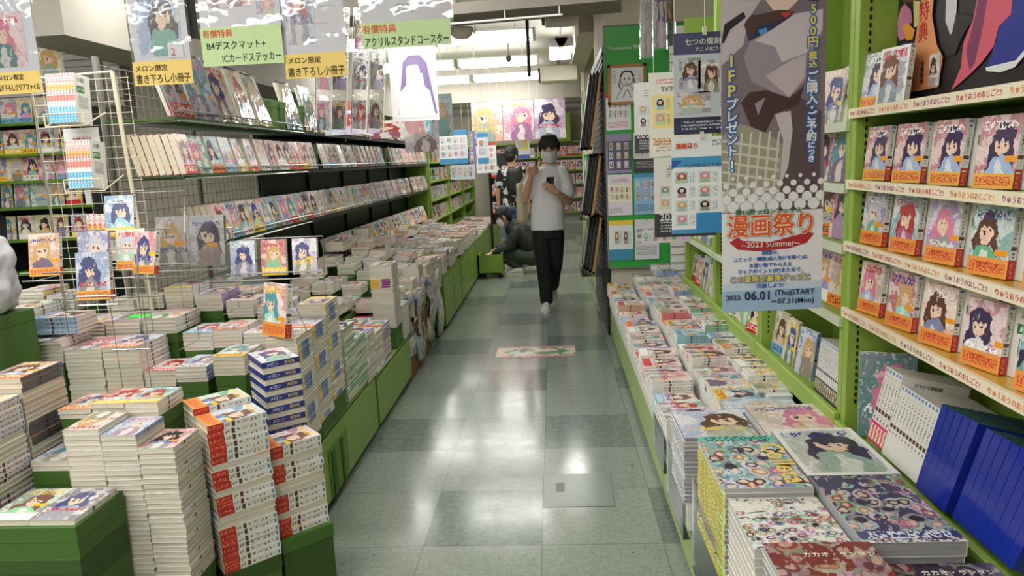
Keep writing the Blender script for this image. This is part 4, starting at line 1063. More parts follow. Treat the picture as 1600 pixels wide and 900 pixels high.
# large magazines at the near end
def mag_pile(x0, x1, y0, y1, ztop, n, t, sd, tint, words, front=COVER_PLAIN, spine=None, pages=PAGES_G, rot=0.0, base=.276, kind='magazine', flips=False):
    sp = Spec(kind, x1-x0, y1-y0, t, front=front, spine=spine or SPINE, pages=pages)
    for i in range(n):
        book(sp, ((x0+x1)/2+rb.uniform(-.002,.002), (y0+y1)/2+rb.uniform(-.002,.002), ztop-t*(i+1)), (0,0,rot+rb.uniform(-.008,.008)+(PI if flips and i > 0 else 0)), sd, lin(tint)+(1,), ('%s, %s from top' % (words, nth(i+1))) if n > 1 else words, 'large magazines at the near end')
    zb = ztop-n*t
    box_thing('display_riser', x0+.01, y0+.005, base, x1-.01, y1-.005, zb-.0005, M['white'], 'white riser under the %s' % words, 'riser')
CROWD_T = crowd_mat('teal_crowd_print', (140,180,180), 5.0, band=((.90,1.0,(110,200,180),(40,90,90)),)); CROWD_V = crowd_mat('violet_crowd_print', (70,66,104), 6.0, band=((.05,.14,(60,64,120),(220,226,240)),(.0,.03,(220,222,228),(90,90,110))), dark=.25)
CROWD_W = crowd_mat('white_crowd_print', (232,228,220), 9.0, band=((.93,.97,(232,228,220),(90,80,80)),)); CROWD_R = crowd_mat('red_crowd_print', (120,44,40), 4.0, dark=.55); CROWD_P = crowd_mat('purple_crowd_print', (56,36,66), 4.0, dark=.55); CROWD_B = crowd_mat('framed_crowd_print', (200,198,196), 6.0)
YSP = flat_print('yellow_spine_print', (232,214,52), (60,120,110), (24, 2))
def flip_spine(spec): pass
mag_pile(.385,.596,1.625,1.945,.695,20,.0135,12.6,(150,190,190),'teal and violet magazine with a yellow spine', spine=YSP, front=CROWD_T, flips=True)
mag_pile(.606,.832,1.70,2.005,.69,3,.018,17.3,(210,210,205),'white-bordered picture magazine beside the leaning white books', front=COVER_FRAME)
mag_pile(.608,.815,1.385,1.695,.69,2,.034,33.2,(90,80,120),'thick dark violet art magazine with grey page edges', front=CROWD_V)
mag_pile(.392,.60,1.388,1.618,.672,14,.02,48.9,(235,228,220),'white magazine covered with a crowd of small figures', front=CROWD_W, pages=PAGES_W)
mag_pile(.405,.622,1.09,1.383,.692,5,.018,52.2,(140,50,50),'dark red magazine cut off by the near edge', front=CROWD_R)
mag_pile(.635,.86,1.09,1.378,.645,4,.018,53.3,(70,40,70),'blackish purple magazine cut off by the near edge', front=CROWD_P)
mag_pile(.385,.62,2.17,2.41,.60,16,.014,64.1,(190,190,215),'pale blue and pink magazine, first beyond the teal one')
mag_pile(.635,.872,2.10,2.40,.62,3,.014,68.4,(215,180,150),'peach coloured magazine beside the shelf upright')
mag_pile(.41,.58,2.45,2.60,.545,6,.0135,71.7,(230,160,190),'pink manga pile at the end of the rows', kind='magazine')
mag_pile(.60,.85,2.45,2.60,.575,5,.0135,77.9,(140,180,220),'sky blue manga pile at the end of the rows', kind='magazine')
# clear price card holders along the edge
for k, (y0, y1, z) in enumerate(((1.70,2.05,.50),(2.2,2.55,.42),(2.7,3.0,.36))):
    r = empty('clear_holder', (.388 if k < 2 else .40, (y0+y1)/2, .03)); MB().box(-.002,-(y1-y0)/2,.2,.0,(y1-y0)/2,z).box(-.002,-(y1-y0)/2,.2,.02,(y1-y0)/2,.203).obj('plate', M['acrylic'], r)
    MB().box(.0005,-.12,.25,.0025,.0,.33).obj('price_card', M['paper'], r)
    tag(r, 'clear plastic card holder on the low table edge, %s from the near end' % nth(k+1), 'card holder')
# lime letter lettering on the teal magazine
def lay_flat(o, ang=0.0):
    """lettering made upright facing -y is laid on a cover facing +z"""
    o.rotation_euler = (Matrix.Rotation(ang, 4, 'Z') @ Matrix.Rotation(-PI/2, 4, 'X')).to_euler()
tops = {x['label']: x for x in bpy.data.objects if x.name.startswith('magazine') and x.get('label')}
o = text_obj('Colleta', YEL_INK, tops['teal and violet magazine with a yellow spine, first from top'], (.078, -.02, .0137), w=.24); lay_flat(o, -PI/2)
o = text_obj('カカオ・ランタン', WHITE_INK, tops['dark red magazine cut off by the near edge, first from top'], (.03, .10, .0182), w=.14); lay_flat(o)
o = text_obj('カカオ・ランタン', WHITE_INK, tops['blackish purple magazine cut off by the near edge, first from top'], (.03, .11, .0182), w=.14); lay_flat(o)

# ------------------------------------------------------------------ lime bookshelves
SLOT = M['black']
LIMEP = plain((138,168,70), 0.45, name='shelf_lime')
GOLD = plain((206,164,60), 0.28, name='gold_liner', coat=.3)
def slots_mesh(z0, z1):
    m = MB(); z = z0
    while z < z1: m.box(-.003,-.0015,z,.003,.0015,z+.012); z += .022
    return m.mesh('slot_column', SLOT)
def bay(y0, y1, boards, label, xf=.885, xb=1.2, top=2.35, gold=(), strip=None, deck=.60):
    r = empty('bookshelf', (xf, y0, 0)); L = y1-y0; D = xb-xf
    for y in (0.0, L-.03):
        u = MB().box(0,y,.276,D,y+.03,top).obj('upright', LIMEP, r, bevel=.002)
    sm = slots_mesh(.7, 2.2)
    for y in (.0, L-.03):
        q = bpy.data.objects.new('slot_column', sm); COL.objects.link(q); q.parent = r; q.location = (.03, y-.001 if y == 0 else y-.001, 0)
    MB().box(D-.01,.03,.276,D,L-.03,top).obj('back_panel', LIMEP, r)
    MB().box(-.0,.03,deck-.03,D-.01,L-.03,deck).obj('deck', LIMEP, r); MB().box(-.02,.0,deck-.04,0,L,deck+.03).obj('deck_rail', LIMEP, r, bevel=.003)
    for k, z in enumerate(boards):
        b = MB().box(0,.03,z-.022,D-.01,L-.03,z).obj('shelf_board', GOLD if k in gold else LIMEP, r)
        MB().box(-.012,.005,z-.024,0,L-.005,z+.004).obj('price_strip', strip or plain((206,214,190),.45,name='pale_strip'), b)
    tag(r, label, 'bookshelf', 'lime bookshelves facing the aisle'); return r
STRIP = plain((232,222,196), 0.4, name='cream_strip')
near = bay(1.18, 2.21, (1.595, 1.39, 1.205, 1.0), 'lime bookshelf nearest the camera with rows of red-banded novels', gold=(2,3), strip=STRIP, deck=.605, xb=1.22)
cols3 = [plain(c, .5, name='strip_ink_%d' % i, vary=0) for i, c in enumerate(((190,40,60),(214,120,40),(150,40,110)))]
ms = [text_mesh('りゅうおうのおしごと!', cols3[i], h=.0145, depth=.0006) for i in range(3)]
for k, z in enumerate((1.595, 1.39, 1.205, 1.0)):
    b = [c for c in near.children if c.name.startswith('shelf_board')][k]
    st = b.children[0]
    for i in range(5):
        q = bpy.data.objects.new('lettering', ms[(i+k) % 3]); COL.objects.link(q); q.parent = st; q.location = (-.0122, .93-.185*i, z-.010); q.rotation_euler = (0,0,-PI/2)
bay(2.215, 3.12, (1.56, 1.375, 1.19, .96), 'lime bookshelf behind the hanging festival banner', deck=.625)
bay(3.125, 4.02, (1.72, 1.44, 1.19, .93), 'lime bookshelf behind the clipped notices', deck=.625)
bay(4.025, 4.93, (1.72, 1.44, 1.19, .93), 'lime bookshelf beside the pillar, last of the row', deck=.625)
MB_ = MB(); 
r = empty('slatwall', (1.0, 5.5, .5)); MB_.box(-.12,0,0,.2,.02,1.9).obj('board', M['white'], r)
m = MB()
for i in range(30): m.box(-.12,-.004,.03+i*.062,.2,0,.036+i*.062)
m.obj('groove', M['grey'], r); tag(r, 'white slatted panel between the last lime bookshelf and the pillar', 'slat panel')

# novels on the near bookshelf
sn_f = Spec('shelf_novel', .107, .151, .017, front=cover_mat('novel_cover', sticker=True, sat=.8), spine=SPINE_RED, extra=[('paper_band', band_mesh(.107, .151, .017, -.0755, -.036, [ORANGE_BAND, RED_BAND]))])
sn_y = Spec('shelf_novel', .107, .151, .017, front=cover_mat('novel_cover_violet', sticker=True, sat=.8), spine=SPINE_RED, extra=[('paper_band', band_mesh(.107, .151, .017, -.0755, -.044, [YEL_BAND, RED_BAND]))])
tvm = text_mesh('TVアニメ', plain((190,40,36), .5, name='band_red_ink', vary=0), h=.012, depth=.0004)
rn = random.Random(8)
GNv = 'novels on the near lime bookshelf'
for row, (z, sp) in enumerate(((1.39, sn_y), (1.205, sn_f), (1.0, sn_f))):
    y = 2.115; k = 0
    while y > 1.235:
        k += 1; lean = .10; turn = -PI/2 + .16 + rn.uniform(-.05,.05)
        sd = 83.3 if row == 0 else rn.uniform(1, 99); tint = (lin((200,90,110)) if row == 0 else pick_tint(rn)[0][:3]) + (1,) if row == 0 else pick_tint(rn)[0]
        o = book(sp, (.935, y, z+.0757*math.cos(lean)+.001), (PI/2-lean, 0, turn), sd, tint, 'red-banded novel facing out, %s from the upright, %s row of near bookshelf' % (nth(k), nth(row+1)), GNv)
        if row: 
            q = bpy.data.objects.new('lettering', tvm); COL.objects.link(q); q.parent = [c for c in o.children if c.name.startswith('paper_band')][0]; q.location = (-.0, -.052, .0182); lay_flat(q); q.rotation_euler = (-PI/2,0,0) if False else q.rotation_euler
        # its neighbour shows the white back with a bar code
        turn2 = PI/2 + .16; 
        book(sp, (.956, y-.098, z+.0757*math.cos(.08)+.001), (PI/2+.08, 0, turn2), sd+1.1, tint, 'novel showing its white back, %s from the upright, %s row of near bookshelf' % (nth(k), nth(row+1)), GNv)
        y -= .186
# top shelf: two novels and a large picture panel
for k, (y, sd, f) in enumerate(((2.135, 83.3, sn_y), (2.03, 15.5, Spec('shelf_novel', .107, .151, .017, front=COVER_FRAME, spine=SPINE)))):
    book(f, (.93, y, 1.595+.075), (PI/2-.1, 0, -PI/2+.25), sd, lin((170,170,190))+(1,), ('red-banded novel beside the upright on the top shelf', 'silvery novel beside the big picture panel on the top shelf')[k], GNv)
# tall books on the deck
GA = 'large books on the near deck'
teal = Spec('art_book', .155, .26, .014, front=cover_mat('teal_cover', sticker=False, sat=.3, pale=.1), spine=SPINE)
book(teal, (.99, 2.135, .61+.13), (PI/2-.16, 0, -.35), 36.6, lin((60,120,130))+(1,), 'dark teal picture book leaning on the upright at the end of the deck', GA)
wsp = spine_mat('white_pink_spine', obi=(206,60,110)); wsp2 = spine_mat('white_grey_spine')
def upright_book(sp, x, y, z, lean, sd, tint, label):
    return book(sp, (x, y, z), (PI/2, -lean, PI), sd, lin(tint)+(1,), label, GA)
ab1 = Spec('art_book', .19, .225, .019, spine=wsp, front=BACK, pages=PAGES_W); ab2 = Spec('art_book', .19, .205, .017, spine=wsp2, pages=PAGES_W, front=BACK)
BLUE = plain((26,46,148), .14, name='blue_film', coat=.8, vary=.3)
ab3 = Spec('art_book', .21, .225, .027, spine=BLUE, front=BLUE, back=BLUE, pages=plain((60,110,50), .6, name='green_page_edges'))
for i in range(5): upright_book(ab1, 1.02, 2.04-.0195*i, .615+.11, .22, 5.5, (220,220,220), 'white book with a pink foot, %s from the teal book on the deck' % nth(i+1))
for i in range(12): upright_book(ab2, 1.01, 1.925-.0175*i, .615+.10, .24, 6.6, (225,225,220), 'plain white-spined book, %s after the pink-footed ones on the deck' % nth(i+1))
for i in range(5): upright_book(ab3, 1.01, 1.700-.0285*i, .615+.11, .24+.01*i, 7.7, (40,60,200), 'shiny blue book in film, %s after the plain white ones on the deck' % nth(i+1))
for i in range(8): upright_book(ab3, 1.02, 1.545-.0285*i, .615+.105, .28+.008*i, 7.9, (40,60,200), 'shiny blue book in film, %s of the nearest blue group on the deck' % nth(i+1))

# books on the further bays
GF = 'books on the further lime bookshelves'
fb = Spec('shelf_book', .128, .182, .015); fbb = Spec('shelf_book', .16, .215, .012, front=COVER_PLAIN); sp_dark = Spec('spine_book', .13, .19, .014, spine=spine_mat('mixed_spine', base=(226,226,226), obi=(52,46,60)), front=COVER)
k0 = 0
for (y0, y1, boards, nm) in ((2.215,3.12,(.625,.96,1.19,1.375,1.56),'banner'),(3.125,4.02,(.625,.93,1.19,1.44,1.72),'notices'),(4.025,4.93,(.625,.93,1.19,1.44,1.72),'pillar')):
    for row, z in enumerate(boards):
        y = y1-.10; k = 0
        if row == 0 and nm == 'banner':
            for i in range(14):
                book(sp_dark, (.985, 2.29+.0165*i, z+.097), (PI/2, -.12, PI), 40+i*1.7, pick_tint(rn)[0], 'black and white spined book, %s from the near upright behind the banner' % nth(i+1), GF)
            y0_ = 2.56
        else: y0_ = y0+.07
        while y > y0_:
            k += 1; sp = fbb if rn.random() < .5 and row in (0,1) and nm != 'banner' else fb
            if row > 0 and nm == 'banner': sp = fb
            book(sp, (.955, y, z+sp.l/2*math.cos(.14)), (PI/2-.14, 0, -PI/2+rn.uniform(.0,.3)), rn.uniform(1,99), pick_tint(rn)[0], 'book facing out, %s from the far upright, %s shelf from the deck behind the %s' % (nth(k), nth(row+1), nm), GF)
            y -= sp.w + rn.uniform(.012,.05)

# ------------------------------------------------------------------ printed sheets, notices and banners
def notice_mat(name, bg=(236,236,240), head=None, hh=.14, foot=None, fh=.0, cols=3, rows=3, region=(.06,.94,.2,.78), panel=None, lines=(), seed=1.0, dark_thumb=False):
    n = NT(name); u, v = n.uv(); c = rgb(*bg)
    if panel: c = n.mix(n.rect(u, v, region[0]-.03, region[1]+.03, region[2]-.02, region[3]+.02), c, rgb(*panel))
    if head: c = n.mix(n.gt(v, 1-hh), c, rgb(*head))
    if foot: c = n.mix(n.lt(v, fh), c, rgb(*foot))
    U = n.mul(n.m('DIVIDE', n.sub(u, region[0]), region[1]-region[0]), float(cols)); V = n.mul(n.m('DIVIDE', n.sub(v, region[2]), region[3]-region[2]), float(rows))
    iu, iv = n.m('FLOOR', U), n.m('FLOOR', V); fu, fv = n.m('FRACT', U), n.m('FRACT', V)
    inside = n.rect(u, v, region[0], region[1], region[2], region[3])
    th = n.mul(inside, n.mul(n.band(fu, .08, .62), n.band(fv, .12, .9)))
    r1, r2, r3 = n.white3(iu, iv, seed)
    base = n.hsv(r1, n.mul(r2, .45), n.m('MULTIPLY_ADD', r3, .4, .5))
    art = n.mix(n.ell(fu, fv, .35, .56, .2, .27), base, n.ramp(r2, HAIRS))
    art = n.mix(n.ell(fu, fv, .35, .2, .2, .2), art, n.hsv(r3, .35, n.m('MULTIPLY_ADD', r1, .5, .3)))
    art = n.mix(n.ell(fu, fv, .35, .60, .10, .13), art, rgb(238,208,190))
    c = n.mix(th, c, art)
    tx = n.mul(inside, n.mul(n.band(fu, .68, .92), n.mul(n.band(fv, .15, .85), n.gt(n.m('FRACT', n.mul(fu, 16.0)), .5))))
    g = n.noise(n.vec(n.mul(u, 60.0), n.mul(v, 46.0), seed), 1.0, 1.0).outputs[0]
    c = n.mix(n.mul(n.mul(tx, n.gt(g, .47)), .8), c, rgb(90,90,100))
    for (v0, v1, u0, u1, ink) in lines:
        c = n.mix(n.mul(n.rect(u, v, u0, u1, v0, v1), n.mul(n.gt(g, .48), n.band(n.m('FRACT', n.mul(n.sub(v, v0), 1/max(.02, (v1-v0)/max(1, round((v1-v0)/.035))))), .2, .75))), c, rgb(*ink))
    n.bsdf(c, .35, .5, 0, .15); return n.mat

def sheet(parent, name, w, h, mat, loc, yaw=0.0, t=.0016, seed=None, tint=(200,200,210), tilt=0.0, hair=None):
    """a printed sheet facing -y, origin at its middle"""
    m = MB(); a, b = w/2, h/2
    m.quad([(-a,-t/2,-b),(a,-t/2,-b),(a,-t/2,b),(-a,-t/2,b)], mi=0)
    for q in (((a,t/2,-b),(-a,t/2,-b),(-a,t/2,b),(a,t/2,b)), ((a,-t/2,-b),(a,t/2,-b),(a,t/2,b),(a,-t/2,b)), ((-a,t/2,-b),(-a,-t/2,-b),(-a,-t/2,b),(-a,t/2,b)), ((-a,-t/2,b),(a,-t/2,b),(a,t/2,b),(-a,t/2,b)), ((-a,t/2,-b),(a,t/2,-b),(a,-t/2,-b),(-a,-t/2,-b))):
        m.quad(q, mi=1)
    o = m.obj(name, [mat, M['paper']], parent, loc, (tilt, 0, yaw))
    if seed is not None: o['seed'] = float(seed); o.color = lin(tint)+(1,)
    if hair: o['hair'] = hair
    return o
def decal(parent, name, pts, mat, d=.001):
    """flat printed shape; points (x, z) counter-clockwise or not"""
    A = sum(a[0]*b[1]-b[0]*a[1] for a, b in zip(pts, pts[1:]+pts[:1]))
    if A < 0: pts = pts[::-1]
    m = MB(); m.quad([(x, -d, z) for x, z in pts])
    return m.obj(name, mat, parent)
def cords(parent, xs, z0, z1, r=.0015):
    m = MB()
    for x in xs: m.tube([(x,0,z0),(x,0,z1)], r, 5)
    return m.obj('hanging_cord', M['white'], parent)
def P(c, rough=.45): return plain(c, rough, name='print_%d_%d_%d' % c, vary=.02)

# hand written signs in film sleeves above the front table
def sleeve(x0, x1, zl0, zl1, lab, lines, label, art=None, sw=None, y=2.3, dx=0.0, ht=.36, roll=0.0):
    cx = (x0+x1)/2; r = empty('hanging_sign', (cx, y, zl0), (0, roll, 0)); w = x1-x0
    sw = sw or w-.02; lh = zl1-zl0
    sheet(r, 'poster_sheet', sw, ht, P((222,224,236)), (dx, .003, lh+ht/2-.01))
    if art:
        for i, (ax, az, aw, ah, sd, tc, *hr) in enumerate(art):
            sheet(r, 'picture', aw, ah, ART, (dx+ax, .0015, lh+az), seed=sd, tint=tc, t=.001, hair=hr[0] if hr else None)
    MB().box(-sw/2-.006+dx, -.0035, lh-.02, sw/2+.006+dx, .0075, lh+ht).obj('film_sleeve', M['film'], r)
    b = sheet(r, 'paper_label', w, lh, M[lab], (0, -.006, lh/2))
    for (txt, ink, tx, tz, hh, tw) in lines:
        o = text_obj(txt, ink, b, (tx, -.0012, tz-lh/2), w=tw, h=hh)
    cords(r, (-sw*.4+dx, sw*.4+dx), lh+ht, ZC-zl0)
    tag(r, label, 'sign', 'hand written signs hanging in film sleeves'); return r
INK, RED = M['ink'], M['redink']
sleeve(-1.80, -1.645, 1.785, 1.855, 'ypaper', [('メロン限定', INK, -.02, .052, .018, .085), ('書き下ろしクリアファイル', INK, 0, .02, .022, .145)], 'yellow hand written sign at the shelf side end with a pink-haired picture', [(-.01,.10,.12,.17,91.0,(240,170,190),.45)], .17, ht=.30, dx=-.01)
sleeve(-1.332, -1.138, 1.788, 1.862, 'ypaper', [('メロン限定', INK, -.035, .053, .02, .105), ('書き下ろし小冊子', INK, 0, .02, .028, .178)], 'yellow hand written sign under a blue and red picture, above the wire grid side', [(.0,.115,.145,.20,35.0,(110,170,220))], .185, ht=.36, dx=.0)
r = bpy.data.objects['hanging_sign.001']
q = sheet(r, 'caption_card', .05, .045, M['paper'], (.048, .0, .105)); text_obj('2', P((210,50,80)), q, (-.008,-.0012,-.005), h=.022)
sleeve(-1.098, -.836, 1.835, 1.952, 'gpaper', [('有償特典', RED, -.075, .098, .024, .096), ('B4デスクマット+', INK, -.018, .062, .026, .19), ('ICカードステッカー', INK, .028, .022, .026, .19)], 'pale green hand written sign with two lines in black below orange ones', [(-.03,.10,.16,.08,22.0,(200,120,160)),(.085,.06,.06,.07,28.0,(120,130,200))], .262, ht=.34)
q = sheet(bpy.data.objects['hanging_sign.002'], 'red_title', .14, .05, P((214,40,50)), (-.02, -.001, .25)); text_obj('ましゅまろ', M['white'], q, (0,-.0012,0), w=.125) if False else None
sleeve(-.838, -.640, 1.785, 1.860, 'ypaper', [('メロン限定', INK, -.035, .055, .02, .105), ('書き下ろし小冊子', INK, 0, .02, .028, .182)], 'yellow hand written sign under a white sheet with a narrow coloured picture', [(-.04,.14,.09,.22,47.0,(120,160,220))], .20, ht=.36, y=2.31)
q = [c for c in bpy.data.objects['hanging_sign.003'].children if c.name.startswith('poster_sheet')][0]
for (ax, az, aw, ah) in ((.02,0,.06,.16),(.05,.03,.05,.12)): decal(q, 'outline', [(ax-aw/2,az-ah/2),(ax+aw/2,az-ah/2),(ax+aw/2,az-ah/2+.001),(ax-aw/2,az-ah/2+.001)], M['grey'], .0012)
text_obj('SAMPLE', P((220,150,170)), q, (-.02,-.0042,.02), w=.11)
sleeve(-.582, -.303, 1.862, 1.940, 'gpaper', [('有償特典', RED, -.085, .058, .026, .105), ('アクリルスタンドコースター', INK, 0, .02, .028, .265)], 'pale green hand written sign under a folded stand picture, closest to the aisle', [(.07,.11,.11,.10,58.0,(120,90,180))], .285, ht=.33, y=2.31)
q = [c for c in bpy.data.objects['hanging_sign.004'].children if c.name.startswith('poster_sheet')][0]
text_obj('組み立て\nイメージ', INK, q, (.0,-.0016,-.115), w=.055); text_obj('正面図', INK, q, (-.10,-.0016,-.095), w=.035)
decal(q, 'printed_shape', [(-.11,-.08),(-.02,-.06),(.0,.05),(-.12,.06)], P((224,208,180)), .0012)
r = empty('hanging_board', (-1.12, 2.36, 1.93), (0,.1,.5)); MB().box(-.07,-.006,0,.06,.006,.42).obj('board', P((56,54,58)), r); text_obj('www', P((200,200,200)), r, (-.0,-.008,.06), h=.012) if False else None
cords(r, (0,), .42, ZC-1.93); tag(r, 'black board hanging between the yellow and the pale green sign', 'board')
# figure board over the next aisle
r = empty('cutout_sign', (-3.78, 5.25, 2.22)); sheet(r, 'sheet', .42, .28, M['paper'], (0,0,.14)); sheet(r, 'picture', .2, .26, ART, (.1,-.004,.14), seed=71.0, tint=(230,210,120), hair=.35)
text_obj('U', P((200,60,80)), r, (-.12,-.004,.17), h=.08, bold=.02); text_obj('ーナー', INK, r, (-.08,-.004,.05), w=.2); cords(r, (-.15,.15), .28, .8)
tag(r, 'film-wrapped corner sign with a blond cartoon figure above the next aisle', 'sign')
r = empty('notice', (-2.03, 3.03, 1.62)); sheet(r, 'sheet', .16, .20, M['paper'], (0,0,0)); text_obj('女性向け\nコミックス\n移設しました', P((190,40,60)), r, (0,-.002,.03), w=.13); decal(r, 'arrow', [(-.06,-.06),(-.02,-.03),(-.02,-.045),(.06,-.045),(.06,-.075),(-.02,-.075),(-.02,-.09)], P((214,110,130)), .002)
tag(r, 'white notice with red writing and an arrow behind the wire grid', 'notice')

# festival banner over the right table
BW, BH = .293, 1.42
r = empty('festival_banner', (.645, 2.15, 1.013), (0, -.012, 0))
sheet(r, 'cloth', BW, BH, P((232,234,240)), (0, 0, BH/2), t=.002)
def bp(*pts): return [((u-83)*.001765, (487-v)*.00185) for u, v in pts]
def c1(*pts): return bp(*[((x-315)/3.46, y/3.46) for x, y in pts])
art = decal(r, 'printed_picture', bp((0,325),(166,325),(166,-278),(0,-278)), P((128,116,124)), .0013)
D = lambda pts, c, d: decal(art, 'printed_shape', pts, P(c), d)
D(c1((318,0),(540,0),(460,110),(440,230),(318,330)), (196,188,194), .0016)
D(c1((318,0),(318,-600),(560,-600),(520,-300),(540,0)), (206,196,200), .0016)
D(c1((318,215),(335,120),(440,62),(452,92),(365,150),(332,215)), (44,38,46), .0019)
D(c1((690,480),(870,600),(870,1120),(640,1120),(660,700)), (92,76,82), .0016)
D(c1((318,700),(420,640),(560,690),(655,760),(640,1120),(318,1120)), (158,156,138), .0016)
for k in range(6):
    x = 330+k*52; D(c1((x,1120),(x+14,1120),(x+54,690),(x+42,690)), (206,206,190), .0018)
for k in range(7):
    y = 720+k*56; D(c1((318,y),(318,y+13),(640,y+78),(640,y+64)), (206,206,190), .0019)
D(c1((440,290),(480,210),(720,90),(870,76),(870,205),(790,320),(782,430),(690,522),(600,482),(480,420)), (158,146,158), .0020)
D(c1((500,215),(720,92),(868,78),(868,180),(790,290),(650,332),(610,250)), (208,200,208), .0023)
D(c1((560,400),(690,330),(780,300),(775,420),(690,515)), (196,186,194), .0023)
D(c1((470,215),(442,130),(480,82),(640,88),(705,98),(600,160)), (48,54,92), .0024)
D(c1((520,160),(530,185),(570,178),(565,150)), (90,150,214), .0027)
D(c1((440,130),(470,90),(640,66),(720,80),(640,118),(520,140),(480,200)), (84,60,58), .0026)
D(c1((548,0),(600,66),(680,72),(764,0),(780,-180),(540,-180)), (236,208,194), .0026)
D(c1((520,-150),(560,-20),(575,20),(550,-10),(500,10),(450,-200),(560,-520),(800,-520),(862,-200),(840,40),(790,30),(775,-150)), (82,60,62), .0028)
D(c1((425,530),(470,478),(560,472),(700,522),(772,460),(742,560),(610,600),(560,695),(480,660)), (74,50,50), .0026)
D(c1((500,540),(560,510),(520,600)), (158,146,158), .0028)
D(c1((612,600),(700,588),(712,690),(690,880),(640,1000),(660,740)), (200,194,198), .0022)
D(c1((640,84),(700,78),(668,112)), (200,60,70), .003)
dots = MB()
for row, (v, rad) in enumerate(((270,3.2),(281,5),(292,6.6),(303,8.2),(315,9.6))):
    for k in range(9):
        u = k*22 + (11 if row % 2 else 0) - 4; cx, cz = bp((u, v))[0]; rr = rad*.00178
        pts = [(cx+rr*math.cos(t*PI/8), cz+rr*math.sin(t*PI/8)) for t in range(16)]
        pts = [(max(-BW/2, min(BW/2, x)), z) for x, z in pts]
        dots.quad([(x, -.0032, z) for x, z in pts], [(.5,.5)]*16)
dots.obj('halftone_dots', P((232,234,240)), art)
decal(r, 'printed_ground', bp((0,487),(166,487),(166,452),(0,452)), P((158,190,222)), .0013); decal(r, 'printed_ground', bp((0,452),(166,452),(166,440),(0,440)), P((200,216,234)), .0014)
BLUEI, YELI, ORI, NAVI, GRI = P((40,110,190)), P((240,214,70)), P((222,92,30)), P((36,44,84)), P((40,130,70))
def spread_mesh(me, rad, k=8, name='lettering_outline', mat=None):
    """the same lettering thickened by shifted copies"""
    V = [v.co.copy() for v in me.vertices]; F = [tuple(p.vertices) for p in me.polygons]; vs, fs = [], []
    for i in range(k):
        o = Vector((rad*math.cos(2*PI*i/k), -.00002*i, rad*math.sin(2*PI*i/k))); b = len(vs)
        vs += [tuple(v+o) for v in V]; fs += [tuple(b+q for q in f) for f in F]
    m2 = bpy.data.meshes.new(name); m2.from_pydata(vs, [], fs); m2.materials.append(mat or me.materials[0]); m2.update(); return m2
def outlined(body, mat, omat, u, v, w=None, h=None, spacing=1.0, d=.0034, rad=.0042, bold=.0008):
    x, z = bp((u, v))[0]
    me = text_mesh(body, mat, w=w, h=h, spacing=spacing, depth=.0003)
    a = bpy.data.objects.new('lettering_outline', spread_mesh(me, rad, 12, mat=omat)); COL.objects.link(a); a.parent = r; a.location = (x, -d, z)
    b = bpy.data.objects.new('lettering', spread_mesh(me, bold, 6, 'lettering', mat)); COL.objects.link(b); b.parent = r; b.location = (x, -d-.0008, z); return b
S_ = .00185
outlined('5\n0\n0\n円', YELI, BLUEI, 145, 46, h=62*S_, spacing=.92); outlined('税\n込', YELI, BLUEI, 145, 95, h=24*S_, spacing=.95)
outlined('ご\n購\n入', WHITE_INK, BLUEI, 145, 137, h=50*S_, spacing=.95); outlined('・', WHITE_INK, BLUEI, 145, 167, h=3*S_); outlined('ご\n予\n約', WHITE_INK, BLUEI, 145, 195, h=46*S_, spacing=.95); outlined('に\nつ\nき', WHITE_INK, BLUEI, 145, 235, h=30*S_, spacing=.95)
outlined('1\nF\nP', YELI, BLUEI, 17, 112, h=62*S_, spacing=.9); outlined('プ\nレ\nゼ\nン\nト', WHITE_INK, BLUEI, 17, 190, h=88*S_, spacing=.93); outlined('!', WHITE_INK, BLUEI, 17, 250, h=17*S_)
x, z = bp((76, 324))[0]; text_obj('第15回 メロンブックス', GRI, r, (x, -.0034, z), w=108*.001765, bold=.012)
outlined('漫画祭り', ORI, P((250,244,236)), 79, 346, w=140*.001765, h=36*S_, rad=.0035, bold=.0013)
outlined('漫画祭り', ORI, P((80,56,44)), 79, 346, w=140*.001765, h=36*S_, rad=.0046, d=.0029, bold=.0013)
decal(r, 'printed_ribbon', bp((12,372),(26,364),(34,370),(80,374),(128,364),(136,358),(152,364),(140,378),(110,386),(60,388),(26,384)), P((178,44,52)), .0024)
x, z = bp((80, 377))[0]; text_obj('~2023 Summer~', WHITE_INK, r, (x, -.0034, z), w=96*.001765)
for (t, v, w) in (('期間中、', 391, 28), ('コミック・雑誌(成人向けを除く)の', 401, 122), ('お買い物でもらえる', 411, 70), ('フェアポイント(FP)をためて、', 421, 108), ('交換しよう!', 445, 46)):
    x, z = bp((80, v))[0]; text_obj(t, BLUEI, r, (x, -.0026, z), w=w*.001765, bold=.012)
outlined('この夏限定豪華グッズと', YELI, BLUEI, 80, 433, w=132*.001765, rad=.0022, bold=.0004)
for (t, u, v, w, b) in (('2023.', 19, 463, 26, .012), ('06.01', 58, 461, 42, .02), ('(Thu)START', 121, 459, 66, .006), ('▸▸07.31(Mon)', 118, 473, 70, .004)):
    x, z = bp((u, v))[0]; text_obj(t, NAVI, r, (x, -.0026, z), w=w*.001765, bold=b)
MB().tube([(-BW/2-.01,0,BH),(BW/2+.01,0,BH)], .007, 8).obj('rod', M['white'], r); cords(r, (-.12,.12), BH, ZC-1.013)
tag(r, 'tall summer manga festival banner hanging over the low table', 'banner')

